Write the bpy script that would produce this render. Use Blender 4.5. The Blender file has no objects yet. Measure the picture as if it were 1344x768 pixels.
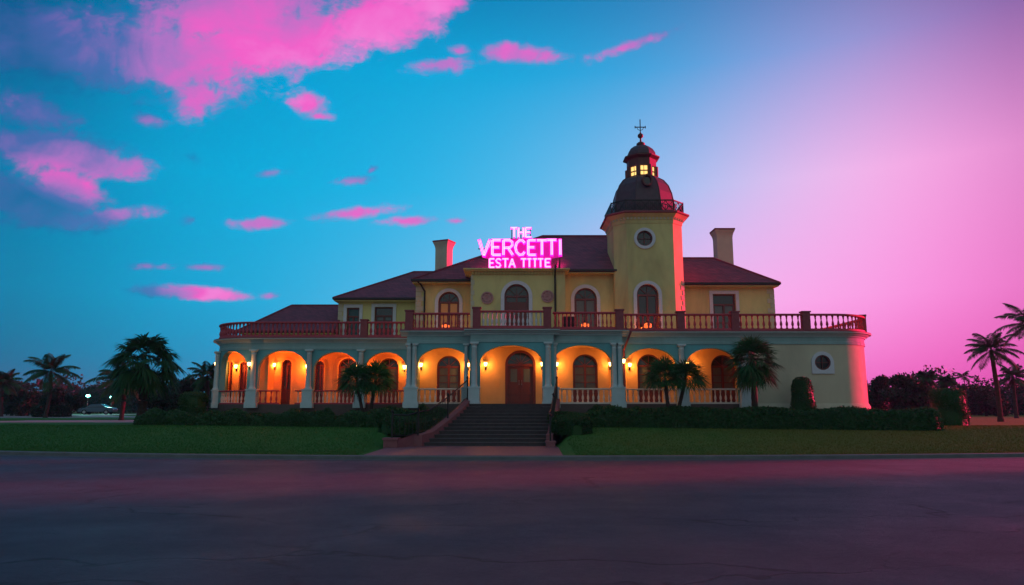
import bpy, math, random
import numpy as np
from mathutils import Vector, Matrix

random.seed(7)
rng = np.random.default_rng(11)
PI = math.pi
R = math.radians
scene = bpy.context.scene
COL = scene.collection

# ------------------------------------------------------------------ camera
CAM_Z = 1.7
FPX = 940.0
PITCH = math.atan(151.0 / FPX)
cd = bpy.data.cameras.new("camera")
cam = bpy.data.objects.new("camera", cd)
COL.objects.link(cam)
cam.location = (0, 0, CAM_Z)
cam.rotation_euler = (PI / 2 + PITCH, 0, 0)
cd.sensor_width = 36.0
cd.lens = 36.0 * FPX / 1344.0
cd.clip_end = 3000
scene.camera = cam
_c, _s = math.cos(PITCH), math.sin(PITCH)


def at(px, py, Y):
    """A point at depth Y seen at pixel (px, py) of the photograph."""
    u = (px - 672) / FPX
    v = (384 - py) / FPX
    dy = _c - v * _s
    dz = _s + v * _c
    return Vector((u * Y / dy, Y, CAM_Z + Y * dz / dy))


def X(px, Y, py=500):
    return at(px, py, Y).x


def Z(py, Y):
    return at(672, py, Y).z


# ------------------------------------------------------------------ exposure
scene.view_settings.view_transform = 'Standard'
scene.view_settings.look = 'None'
EXPO = 1.3
EK = 2 ** -EXPO
scene.view_settings.exposure = EXPO
scene.view_settings.gamma = 1.0
scene.cycles.use_denoising = True
scene.cycles.sample_clamp_indirect = 4.0
scene.cycles.max_bounces = 7
scene.cycles.volume_bounces = 0


def lin(r, g, b):
    def f(c):
        c /= 255.0
        return c / 12.92 if c <= 0.04045 else ((c + 0.055) / 1.055) ** 2.4
    return (f(r), f(g), f(b), 1.0)


# ------------------------------------------------------------------ sky
W = bpy.data.worlds.new("World")
scene.world = W
W.use_nodes = True
nt = W.node_tree
nt.nodes.clear()


def N(tree, typ, **kw):
    n = tree.nodes.new(typ)
    for k, v in kw.items():
        setattr(n, k, v)
    return n


def M_(tree, op, a, b=None, c=None, clamp=False):
    n = tree.nodes.new('ShaderNodeMath')
    n.operation = op
    n.use_clamp = clamp
    for i, x in enumerate((a, b, c)):
        if x is None:
            continue
        if isinstance(x, (int, float)):
            n.inputs[i].default_value = x
        else:
            tree.links.new(x, n.inputs[i])
    return n.outputs[0]


def maprange(tree, v, a, b, c=0.0, d=1.0, interp='LINEAR'):
    n = tree.nodes.new('ShaderNodeMapRange')
    n.interpolation_type = interp
    n.clamp = True
    tree.links.new(v, n.inputs[0])
    for i, x in enumerate((a, b, c, d)):
        n.inputs[i + 1].default_value = x
    return n.outputs[0]


def mixc(tree, f, a, b, mode='MIX'):
    n = tree.nodes.new('ShaderNodeMix')
    n.data_type = 'RGBA'
    n.blend_type = mode
    for i, x in ((0, f), (6, a), (7, b)):
        if isinstance(x, (int, float)):
            n.inputs[i].default_value = x
        elif isinstance(x, (tuple, list)):
            n.inputs[i].default_value = x
        else:
            tree.links.new(x, n.inputs[i])
    return n.outputs[2]


def ramp(tree, f, stops, interp='LINEAR'):
    n = tree.nodes.new('ShaderNodeValToRGB')
    n.color_ramp.interpolation = interp
    cr = n.color_ramp
    while len(cr.elements) > 1:
        cr.elements.remove(cr.elements[0])
    cr.elements[0].position = stops[0][0]
    cr.elements[0].color = stops[0][1]
    for p, c in stops[1:]:
        e = cr.elements.new(p)
        e.color = c
    tree.links.new(f, n.inputs[0])
    return n.outputs[0]


tc = N(nt, 'ShaderNodeTexCoord')
sep = N(nt, 'ShaderNodeSeparateXYZ')
nt.links.new(tc.outputs['Generated'], sep.inputs[0])
dx, dy_, dz_ = sep.outputs
az = M_(nt, 'ARCTAN2', dx, dy_)
azf = M_(nt, 'MULTIPLY_ADD', az, 1 / (2 * PI), 0.5)
el = M_(nt, 'MULTIPLY', M_(nt, 'ARCSINE', dz_), 180 / PI)
BACK = (0.40, 0.55, 0.54, 1)        # the afterglow on the haze opposite the sunset
BACKH = (0.34, 0.46, 0.47, 1)
rows = [  # elevation, colours at px 0, 224, 448, 672, 896, 1120, 1344
    (0.5, [(0, 104, 140), (0, 138, 180), (46, 152, 204), (150, 180, 232), (250, 140, 222), (255, 104, 204), (236, 72, 178)]),
    (8, [(0, 126, 170), (0, 166, 214), (40, 180, 228), (136, 200, 244), (252, 190, 244), (255, 166, 236), (250, 122, 210)]),
    (17, [(0, 116, 168), (0, 168, 218), (0, 178, 228), (58, 186, 236), (160, 198, 244), (255, 188, 240), (238, 142, 216)]),
    (26, [(0, 84, 134), (0, 144, 200), (0, 166, 220), (8, 170, 224), (62, 162, 222), (160, 158, 220), (150, 98, 172)]),
    (31.5, [(2, 54, 96), (6, 100, 154), (0, 132, 188), (4, 136, 192), (42, 128, 188), (110, 114, 176), (88, 58, 114)]),
]
pxs = [0, 224, 448, 672, 896, 1120, 1344]
prev = None
last = None
for e, cols in rows:
    v = math.tan(R(e) - PITCH)
    dyv = _c - v * _s
    st = [(0.0, BACK if e > 5 else BACKH)]
    st.append((0.25, lin(*[int(c * 0.8 + 8) for c in cols[0]])))
    for p, c in zip(pxs, cols):
        a = math.atan2((p - 672) / FPX, dyv)
        st.append((a / (2 * PI) + 0.5, lin(*c)))
    st.append((0.66, lin(*[int(c * 0.6) for c in cols[6]])))
    st.append((0.80, (0.12, 0.10, 0.13, 1)))
    st.append((1.0, BACK if e > 5 else BACKH))
    col = ramp(nt, azf, st, 'B_SPLINE')
    if prev is None:
        prev = col
    else:
        prev = mixc(nt, maprange(nt, el, last, e), prev, col)
    last = e
ZEN = (0.10, 0.22, 0.36, 1)
prev = mixc(nt, maprange(nt, el, 31.5, 65), prev, ZEN)
# below the horizon the world is dim (the ground sheet covers it anyway)
prev = mixc(nt, maprange(nt, el, -6, -1), (0.02, 0.02, 0.03, 1), prev)

# clouds: soft banks placed by direction (tangent plane of the northern sky)
ysafe = M_(nt, 'MAXIMUM', dy_, 0.05)
uu = M_(nt, 'DIVIDE', dx, ysafe)
vv = M_(nt, 'DIVIDE', dz_, ysafe)
comb = N(nt, 'ShaderNodeCombineXYZ')
nt.links.new(uu, comb.inputs[0])
nt.links.new(vv, comb.inputs[1])
uv = comb.outputs[0]


def noise(tree, vec, scale, detail=6, rough=0.55, dist=0.0, loc=(0, 0, 0), sc=(1, 1, 1)):
    m = N(tree, 'ShaderNodeMapping')
    m.inputs['Location'].default_value = loc
    m.inputs['Scale'].default_value = sc
    tree.links.new(vec, m.inputs[0])
    n = N(tree, 'ShaderNodeTexNoise')
    n.inputs['Scale'].default_value = scale
    n.inputs['Detail'].default_value = detail
    n.inputs['Roughness'].default_value = rough
    n.inputs['Distortion'].default_value = dist
    tree.links.new(m.outputs[0], n.inputs['Vector'])
    return n.outputs[0]


def uvp(px, py):
    p = at(px, py, 1.0)
    return p.x, (p.z - CAM_Z)


# px, py, half width, half height, tilt (deg, counter-clockwise), softness weight, brightness of the pink
banks = [
    (70, 55, 240, 60, -14, 1.2, 0.10), (215, 75, 150, 55, -12, 1.2, 0.75), (262, 128, 44, 34, 40, .9, 1.0),
    (360, 52, 170, 52, 10, 1.25, 0.85), (490, 30, 110, 44, 18, 1.15, 1.0), (570, 0, 60, 26, 14, 1.0, 0.95),
    (300, 15, 210, 45, 4, 1.1, 0.55),
    (582, 84, 50, 13, 6, .85, 0.9), (601, 68, 20, 9, 0, .8, 0.9), (690, 72, 62, 12, -4, .75, 0.85), (826, 60, 62, 9, 20, .75, 0.85), (666, 66, 30, 10, 10, .7, 0.9),
    (403, 138, 26, 16, -25, .8, 1.0), (420, 153, 22, 6, -6, .7, 1.0), (200, 158, 26, 9, -18, .6, 0.6),
    (40, 145, 60, 26, -18, .9, 0.35), (70, 198, 110, 30, -8, 1.2, 0.25), (130, 215, 85, 22, -10, 1.1, 0.7), (90, 243, 75, 22, -22, 1.0, 0.95),
    (40, 262, 120, 34, -8, 1.25, 0.12), (140, 284, 62, 13, 6, .95, 0.85), (60, 285, 90, 20, -2, .9, 0.25),
    (342, 293, 44, 9, 2, .85, .85), (462, 280, 66, 9, 6, .8, .8), (532, 290, 38, 7, 2, .75, .8), (352, 228, 22, 8, 4, .7, .7),
    (464, 237, 30, 7, 6, .7, .7), (488, 223, 8, 5, 10, .6, .7), (252, 207, 16, 7, -18, .5, .4), (268, 385, 84, 10, -5, .85, .8), (200, 350, 32, 6, -4, .6, .6),
    (268, 351, 26, 6, -2, .65, .6), (250, 289, 12, 6, 0, .45, .5), (352, 389, 16, 5, 0, .55, .6), (205, 382, 50, 8, -2, .75, .1),
    (600, 290, 14, 4, 0, .5, .7), (118, 20, 30, 8, -24, .5, .5),
]
nz1 = noise(nt, uv, 9.0, 7, 0.62, 0.35, sc=(.75, 1, 1))
nz2 = noise(nt, uv, 30.0, 6, 0.66, 0.35, loc=(3, 1, 0), sc=(.7, 1, 1))
nz5 = noise(nt, uv, 85.0, 4, 0.65, 0.2, loc=(13, 4, 0), sc=(.8, 1, 1))
wob = M_(nt, 'ADD', M_(nt, 'MULTIPLY', M_(nt, 'SUBTRACT', nz1, 0.5), 2.2), M_(nt, 'MULTIPLY', M_(nt, 'SUBTRACT', nz2, 0.5), 2.9))
wob = M_(nt, 'ADD', wob, M_(nt, 'MULTIPLY', M_(nt, 'SUBTRACT', nz5, 0.5), 0.9))
dens = None
pinkn = None
for (px, py, rx, ry, tilt, wgt, pk) in banks:
    u0, v0 = uvp(px, py)
    small = rx < 70 and py > 40
    if small:
        rx, ry, pk = rx * 1.0, ry * 1.05, pk * .78
    u1, v1 = uvp(px + rx, py)
    u2, v2 = uvp(px, py - ry)
    ru, rv = abs(u1 - u0), abs(v2 - v0)
    m = N(nt, 'ShaderNodeMapping', vector_type='TEXTURE')
    m.inputs['Location'].default_value = (u0, v0, 0)
    m.inputs['Rotation'].default_value = (0, 0, R(tilt))
    m.inputs['Scale'].default_value = (ru, rv, 1)
    nt.links.new(uv, m.inputs[0])
    l = N(nt, 'ShaderNodeVectorMath', operation='LENGTH')
    nt.links.new(m.outputs[0], l.inputs[0])
    d = M_(nt, 'MULTIPLY', M_(nt, 'SUBTRACT', 1.0, l.outputs['Value']), wgt)
    if dens is None:
        dens = d
    else:
        dens = M_(nt, 'SMOOTH_MAX', dens, d, 0.18)
    wg = maprange(nt, d, -0.35, 0.5)
    pw = M_(nt, 'MULTIPLY', wg, pk)
    pinkn = (pw, wg) if pinkn is None else (M_(nt, 'ADD', pinkn[0], pw), M_(nt, 'ADD', pinkn[1], wg))
dd = M_(nt, 'ADD', dens, M_(nt, 'MULTIPLY', wob, 0.55))
alpha = maprange(nt, dd, -0.16, 0.62, interp='SMOOTHSTEP')
alpha = M_(nt, 'MULTIPLY', alpha, maprange(nt, dy_, 0.05, 0.2))
pk = M_(nt, 'DIVIDE', pinkn[0], M_(nt, 'MAXIMUM', pinkn[1], 0.02))
nz3 = noise(nt, uv, 6.0, 5, 0.55, 0.6, loc=(7, 2, 0))
nz4 = noise(nt, uv, 22.0, 4, 0.6, 0.4, loc=(1, 9, 0))
pk = M_(nt, 'ADD', pk, M_(nt, 'MULTIPLY', M_(nt, 'SUBTRACT', nz3, 0.5), 0.9))
pk = M_(nt, 'ADD', pk, M_(nt, 'MULTIPLY', M_(nt, 'SUBTRACT', nz4, 0.5), 0.22))
pk = M_(nt, 'SUBTRACT', pk, M_(nt, 'MULTIPLY', M_(nt, 'SUBTRACT', 1.0, alpha), 0.22))
ccol = ramp(nt, pk, [(0.0, lin(24, 84, 146)), (0.3, lin(92, 96, 176)), (0.55, lin(196, 108, 200)), (0.8, lin(252, 92, 202)), (1.0, lin(255, 128, 218))])
alpha = M_(nt, 'MULTIPLY', alpha, maprange(nt, pk, 0.1, 0.8, 0.5, 0.92))
skyc = mixc(nt, alpha, prev, ccol)
bg = N(nt, 'ShaderNodeBackground')
bg.inputs[1].default_value = EK
nt.links.new(skyc, bg.inputs[0])
wo = N(nt, 'ShaderNodeOutputWorld')
nt.links.new(bg.outputs[0], wo.inputs[0])

# ------------------------------------------------------------------ sun (the last red light, low on the right)
SUN_AZ = 17.0      # degrees from +X towards +Y
SUN_EL = 3.4
sl = bpy.data.lights.new("sun", 'SUN')
sl.energy = 5.0
sl.color = (1.0, 0.022, 0.12)
sl.angle = R(2.0)
so = bpy.data.objects.new("sun", sl)
COL.objects.link(so)
sd = Vector((math.cos(R(SUN_EL)) * math.cos(R(SUN_AZ)), math.cos(R(SUN_EL)) * math.sin(R(SUN_AZ)), math.sin(R(SUN_EL))))
so.rotation_euler = sd.to_track_quat('Z', 'Y').to_euler()
so.location = (60, 20, 30)


# ------------------------------------------------------------------ materials
def mat(name, c1, c2=None, scale=3.0, rough=0.7, bump=0.0, bscale=30.0, metallic=0.0, spec=0.5, emit=None, estr=0.0, detail=5, sc=(1, 1, 1), dirt=None):
    m = bpy.data.materials.new(name)
    m.use_nodes = True
    t = m.node_tree
    p = t.nodes['Principled BSDF']
    p.inputs['Roughness'].default_value = rough
    p.inputs['Metallic'].default_value = metallic
    p.inputs['Specular IOR Level'].default_value = spec
    c1 = tuple(c1) + (1,) if len(c1) == 3 else c1
    tcn = N(t, 'ShaderNodeTexCoord')
    vec = tcn.outputs['Object']
    if c2 is not None:
        c2 = tuple(c2) + (1,) if len(c2) == 3 else c2
        f = noise(t, vec, scale, detail, 0.6, 0.2, sc=sc)
        f = maprange(t, f, 0.3, 0.7)
        col = mixc(t, f, c1, c2)
        if dirt is not None:
            g = noise(t, vec, scale * 0.35, 4, 0.7, 0.5, loc=(5, 3, 1), sc=(1, 1, 0.35))
            g = maprange(t, g, 0.44, 0.72, 0, 0.8)
            col = mixc(t, g, col, tuple(dirt) + (1,))
        t.links.new(col, p.inputs['Base Color'])
        rr = maprange(t, noise(t, vec, scale * 2.3, 4, 0.6, loc=(2, 2, 2)), 0.3, 0.7, max(0.02, rough - 0.12), min(1, rough + 0.12))
        t.links.new(rr, p.inputs['Roughness'])
    else:
        p.inputs['Base Color'].default_value = c1
    if bump:
        b = N(t, 'ShaderNodeBump')
        b.inputs['Strength'].default_value = bump
        b.inputs['Distance'].default_value = 0.02
        t.links.new(noise(t, vec, bscale, 6, 0.65), b.inputs['Height'])
        t.links.new(b.outputs[0], p.inputs['Normal'])
    if emit is not None:
        p.inputs['Emission Color'].default_value = tuple(emit) + (1,)
        p.inputs['Emission Strength'].default_value = estr * EK
    return m


MT = {}
MT['yellow'] = mat('yellow_stucco', (.72, .60, .25), (.65, .54, .225), 1.2, .85, .35, 45, dirt=(.40, .31, .14))
MT['beige'] = mat('beige_stucco', (.60, .52, .38), (.54, .465, .34), 1.0, .85, .35, 45, dirt=(.42, .36, .27))
MT['porch'] = mat('apricot_plaster', (.78, .50, .22), (.70, .43, .18), 1.5, .85, .25, 40)
MT['teal'] = mat('teal_paint', (.13, .40, .44), (.11, .35, .39), 1.5, .7, .2, 40, dirt=(.10, .28, .31))
MT['entab'] = mat('grey_teal_plaster', (.30, .44, .45), (.25, .38, .39), 1.5, .75, .2, 40, dirt=(.20, .30, .30))
MT['column'] = mat('pale_blue_paint', (.54, .61, .63), (.47, .54, .56), 3, .6, .15, 60)
MT['trim'] = mat('white_trim', (.66, .64, .70), (.58, .56, .62), 4, .6, .12, 60)
MT['maroon'] = mat('maroon_masonry', (.30, .065, .075), (.23, .045, .055), 4, .75, .3, 50)
MT['rail_red'] = mat('red_painted_rail', (.52, .06, .08), (.42, .045, .065), 5, .65, .15, 60)
MT['wood'] = mat('dark_red_wood', (.17, .03, .025), (.11, .02, .018), 6, .45, .2, 30, sc=(6, 6, 1))
MT['glass'] = mat('dark_glass', (.018, .024, .028), None, rough=.06, spec=.6)
MT['curtain'] = mat('grey_curtain', (.12, .15, .15), (.09, .11, .11), 8, .35, 0, sc=(8, 1, .5))
MT['white_bal'] = mat('pale_stone', (.62, .60, .62), (.54, .52, .55), 5, .7, .2, 60)
MT['pink_bal'] = mat('rose_stone', (.80, .66, .56), (.72, .58, .50), 5, .7, .2, 60)
MT['iron'] = mat('black_iron', (.012, .012, .014), (.02, .018, .018), 20, .45, .1, 80, metallic=.3)
MT['chimney'] = mat('chimney_stucco', (.52, .48, .36), (.45, .42, .32), 1.6, .85, .3, 40, dirt=(.30, .27, .2))
MT['slate'] = mat('dome_slate', (.06, .035, .045), (.085, .05, .06), 5, .55, .3, 25)
MT['cupola'] = mat('cupola_wood', (.13, .035, .03), (.10, .028, .025), 6, .6, .2, 30)
MT['floor'] = mat('porch_tile', (.10, .06, .055), (.08, .05, .045), 3, .6)
MT['step'] = mat('dark_stone_step', (.085, .065, .07), (.06, .048, .052), 4, .75, .4, 40)
MT['cheek'] = mat('rose_concrete', (.30, .10, .115), (.23, .075, .09), 3, .8, .4, 30, dirt=(.2, .08, .09))
MT['kerb'] = mat('kerb_concrete', (.17, .165, .17), (.12, .118, .122), 2, .85, .5, 30)
MT['bark'] = mat('palm_bark', (.055, .038, .028), (.035, .024, .018), 8, .9, .6, 22, sc=(1, 1, 5))
MT['stem'] = mat('tree_bark', (.05, .036, .028), (.03, .022, .018), 8, .9, .6, 22, sc=(3, 3, .6))
MT['warm'] = mat('lantern_glass', (.8, .7, .5), emit=(1, .56, .16), estr=14)
MT['cupola_lit'] = mat('lit_window', (.6, .5, .3), emit=(1, .60, .17), estr=1.5)
MT['teal_lamp'] = mat('street_lamp_glass', (.6, .8, .8), emit=(.12, 1, .75), estr=8)
MT['ember'] = mat('terrace_lamp_glass', (.7, .4, .2), emit=(1, .12, .015), estr=1.3)
MT['neon_back'] = mat('magenta_channel', (.4, .01, .25), emit=(1, .01, .52), estr=2.2)
MT['neon'] = mat('pink_neon_tube', (.9, .6, .8), emit=(1, .40, .84), estr=1.9)
MT['tyre'] = mat('tyre_rubber', (.012, .012, .012), rough=.85)
MT['rim'] = mat('alloy_rim', (.35, .36, .38), rough=.35, metallic=.9)
MT['car'] = mat('pale_blue_car_paint', (.07, .12, .16), None, rough=.3, metallic=.3)
MT['equip'] = mat('dark_box', (.03, .028, .03), (.02, .02, .02), 8, .6)


def foliage(name, c1, c2, c3, scale=1.4):
    m = bpy.data.materials.new(name)
    m.use_nodes = True
    t = m.node_tree
    p = t.nodes['Principled BSDF']
    tcn = N(t, 'ShaderNodeTexCoord')
    oi = N(t, 'ShaderNodeNewGeometry')
    f = noise(t, tcn.outputs['Object'], scale, 4, 0.6)
    col = mixc(t, maprange(t, f, .35, .65), tuple(c1) + (1,), tuple(c2) + (1,))
    col = mixc(t, M_(t, 'MULTIPLY', oi.outputs['Random Per Island'], .6), col, tuple(c3) + (1,))
    t.links.new(col, p.inputs['Base Color'])
    p.inputs['Roughness'].default_value = .55
    p.inputs['Specular IOR Level'].default_value = .3
    tr = N(t, 'ShaderNodeBsdfTranslucent')
    t.links.new(col, tr.inputs[0])
    mx = N(t, 'ShaderNodeMixShader')
    mx.inputs[0].default_value = .25
    t.links.new(p.outputs[0], mx.inputs[1])
    t.links.new(tr.outputs[0], mx.inputs[2])
    t.links.new(mx.outputs[0], t.nodes['Material Output'].inputs[0])
    return m


MT['palm'] = foliage('palm_leaf', (.014, .085, .022), (.022, .105, .028), (.035, .11, .03), .9)
MT['palm_lit'] = foliage('palm_leaf_lit', (.018, .135, .04), (.014, .11, .032), (.035, .16, .055), .9)  # brighter copy of the palm leaf, lamplight put into its colour
MT['hedge'] = foliage('hedge_leaf', (.020, .080, .020), (.028, .10, .026), (.042, .10, .028), 1.2)
MT['tree'] = foliage('tree_leaf', (.014, .045, .018), (.020, .055, .022), (.028, .05, .022), .5)
MT['grass'] = None


def grass_ground(name):
    m = bpy.data.materials.new(name)
    m.use_nodes = True
    t = m.node_tree
    p = t.nodes['Principled BSDF']
    tcn = N(t, 'ShaderNodeTexCoord')
    v = tcn.outputs['Object']
    a = maprange(t, noise(t, v, .35, 5, .6, .3), .3, .7)
    b = maprange(t, noise(t, v, 9, 5, .7), .3, .7)
    col = mixc(t, a, (.046, .18, .034, 1), (.068, .21, .044, 1))
    col = mixc(t, M_(t, 'MULTIPLY', b, .6), col, (.030, .10, .020, 1))
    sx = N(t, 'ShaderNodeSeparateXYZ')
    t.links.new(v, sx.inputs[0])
    warm_tint = maprange(t, M_(t, 'ADD', sx.outputs[0], M_(t, 'MULTIPLY', M_(t, 'SUBTRACT', noise(t, v, .2, 4, .6), .5), 14.0)), 1.0, 19.0, 0, .95)
    col = mixc(t, warm_tint, col, (.22, .15, .032, 1))       # warm light on the right side, painted into the turf colour
    t.links.new(col, p.inputs['Base Color'])
    p.inputs['Roughness'].default_value = .9
    p.inputs['Specular IOR Level'].default_value = .15
    bm_ = N(t, 'ShaderNodeBump')
    bm_.inputs['Strength'].default_value = .8
    bm_.inputs['Distance'].default_value = .05
    t.links.new(noise(t, v, 30, 5, .7), bm_.inputs['Height'])
    t.links.new(bm_.outputs[0], p.inputs['Normal'])
    return m


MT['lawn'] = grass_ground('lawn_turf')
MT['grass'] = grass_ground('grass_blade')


def asphalt():
    m = bpy.data.materials.new('asphalt')
    m.use_nodes = True
    t = m.node_tree
    p = t.nodes['Principled BSDF']
    tcn = N(t, 'ShaderNodeTexCoord')
    v = tcn.outputs['Object']
    big = maprange(t, noise(t, v, .16, 5, .6, .4), .3, .7)
    fine = maprange(t, noise(t, v, 70, 3, .7), .25, .75)
    stone = noise(t, v, 160, 2, .6, loc=(3, 1, 2))
    mid = maprange(t, noise(t, v, 11, 6, .85, loc=(6, 2, 2)), .36, .64)
    mid2 = maprange(t, noise(t, v, 3.2, 9, .82, .2, loc=(4, 7, 1), sc=(.8, 1, 1)), .38, .62)
    lane = maprange(t, noise(t, v, .5, 4, .6, .3, loc=(2, 9, 0), sc=(.12, 1.6, 1)), .35, .65)
    col = mixc(t, big, (.105, .100, .150, 1), (.155, .146, .205, 1))
    col = mixc(t, M_(t, 'MULTIPLY', fine, .6), col, (.022, .022, .028, 1))
    col = mixc(t, M_(t, 'MULTIPLY', mid, .6), col, (.040, .037, .054, 1))
    col = mixc(t, M_(t, 'MULTIPLY', mid2, .5), col, (.045, .041, .06, 1))
    col = mixc(t, M_(t, 'MULTIPLY', lane, .35), col, (.045, .042, .052, 1))
    # cracks: thin edges of stretched, warped voronoi cells
    nz = N(t, 'ShaderNodeTexNoise')
    nz.inputs['Scale'].default_value = .9
    nz.inputs['Detail'].default_value = 6
    t.links.new(v, nz.inputs['Vector'])
    add = N(t, 'ShaderNodeVectorMath', operation='MULTIPLY_ADD')
    t.links.new(nz.outputs['Color'], add.inputs[0])
    add.inputs[1].default_value = (1.6, 1.6, 0)
    mp = N(t, 'ShaderNodeMapping')
    mp.inputs['Scale'].default_value = (.16, .42, 1)
    t.links.new(v, add.inputs[2])
    t.links.new(add.outputs[0], mp.inputs[0])
    vo = N(t, 'ShaderNodeTexVoronoi', feature='DISTANCE_TO_EDGE')
    vo.inputs['Scale'].default_value = 1.0
    t.links.new(mp.outputs[0], vo.inputs['Vector'])
    gate = maprange(t, noise(t, v, .35, 3, .5, loc=(8, 4, 0)), .42, .58)
    crack = M_(t, 'MULTIPLY', maprange(t, vo.outputs['Distance'], .0, .013, 1, 0), gate)
    col = mixc(t, M_(t, 'MULTIPLY', crack, .9), col, (.012, .012, .014, 1))
    t.links.new(col, p.inputs['Base Color'])
    rr = maprange(t, noise(t, v, .5, 5, .65, loc=(1, 6, 0)), .3, .7, .48, .68)
    t.links.new(rr, p.inputs['Roughness'])
    p.inputs['Specular IOR Level'].default_value = .45
    bm_ = N(t, 'ShaderNodeBump')
    bm_.inputs['Strength'].default_value = .9
    bm_.inputs['Distance'].default_value = .02
    h = M_(t, 'SUBTRACT', M_(t, 'ADD', M_(t, 'ADD', fine, stone), M_(t, 'MULTIPLY', mid, 1.4)), M_(t, 'MULTIPLY', crack, 2.5))
    t.links.new(h, bm_.inputs['Height'])
    t.links.new(bm_.outputs[0], p.inputs['Normal'])
    return m


MT['asphalt'] = asphalt()


def roof_mat():
    m = bpy.data.materials.new('maroon_roof_tiles')
    m.use_nodes = True
    t = m.node_tree
    p = t.nodes['Principled BSDF']
    tcn = N(t, 'ShaderNodeTexCoord')
    v = tcn.outputs['Object']
    s = N(t, 'ShaderNodeSeparateXYZ')
    t.links.new(v, s.inputs[0])
    row = M_(t, 'MULTIPLY', s.outputs[2], 8.0)
    fr = M_(t, 'FRACT', row)
    fl = M_(t, 'FLOOR', row)
    cx = M_(t, 'ADD', M_(t, 'MULTIPLY', M_(t, 'ADD', s.outputs[0], s.outputs[1]), 4.0), M_(t, 'MULTIPLY', fl, .5))
    cc = N(t, 'ShaderNodeCombineXYZ')
    t.links.new(M_(t, 'FLOOR', cx), cc.inputs[0])
    t.links.new(fl, cc.inputs[1])
    wn = N(t, 'ShaderNodeTexWhiteNoise')
    t.links.new(cc.outputs[0], wn.inputs['Vector'])
    col = mixc(t, wn.outputs['Value'], (.17, .030, .050, 1), (.28, .052, .075, 1))
    col = mixc(t, maprange(t, noise(t, v, .8, 5, .65), .4, .75, 0, .6), col, (.09, .035, .045, 1))
    edge = maprange(t, fr, 0.0, .28, 1, 0)
    col = mixc(t, M_(t, 'MULTIPLY', edge, .6), col, (.04, .012, .016, 1))
    t.links.new(col, p.inputs['Base Color'])
    p.inputs['Roughness'].default_value = .75
    b = N(t, 'ShaderNodeBump')
    b.inputs['Strength'].default_value = .8
    b.inputs['Distance'].default_value = .03
    hh = M_(t, 'ADD', M_(t, 'SUBTRACT', 1.0, fr), M_(t, 'MULTIPLY', M_(t, 'ABSOLUTE', M_(t, 'SUBTRACT', M_(t, 'FRACT', cx), .5)), .6))
    t.links.new(hh, b.inputs['Height'])
    t.links.new(b.outputs[0], p.inputs['Normal'])
    return m


MT['roof'] = roof_mat()


def paving():
    m = bpy.data.materials.new('rose_paving')
    m.use_nodes = True
    t = m.node_tree
    p = t.nodes['Principled BSDF']
    tcn = N(t, 'ShaderNodeTexCoord')
    br = N(t, 'ShaderNodeTexBrick')
    br.inputs['Scale'].default_value = 2.2
    br.inputs['Color1'].default_value = (.26, .08, .10, 1)
    br.inputs['Color2'].default_value = (.20, .065, .085, 1)
    br.inputs['Mortar'].default_value = (.10, .06, .06, 1)
    br.inputs['Mortar Size'].default_value = .012
    t.links.new(tcn.outputs['Object'], br.inputs['Vector'])
    col = mixc(t, maprange(t, noise(t, tcn.outputs['Object'], 2.5, 5, .7), .4, .7, 0, .5), br.outputs['Color'], (.16, .08, .085, 1))
    t.links.new(col, p.inputs['Base Color'])
    p.inputs['Roughness'].default_value = .55
    return m


MT['paving'] = paving()
MT['drive'] = mat('drive_concrete', (.30, .24, .22), (.24, .2, .19), .6, .7, .3, 20)


# ------------------------------------------------------------------ helpers
def tag(o, label=None, cat=None, group=None, kind=None):
    if label:
        o['label'] = label
    if cat:
        o['category'] = cat
    if group:
        o['group'] = group
    if kind:
        o['kind'] = kind
    return o


def empty(name, loc, label, cat, group=None):
    o = bpy.data.objects.new(name, None)
    COL.objects.link(o)
    o.location = loc
    o.empty_display_size = .3
    return tag(o, label, cat, group)


def base_of(o):
    v = Vector((0, 0, 0))
    while o is not None:
        v += o.location
        o = o.parent
    return v


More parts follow.
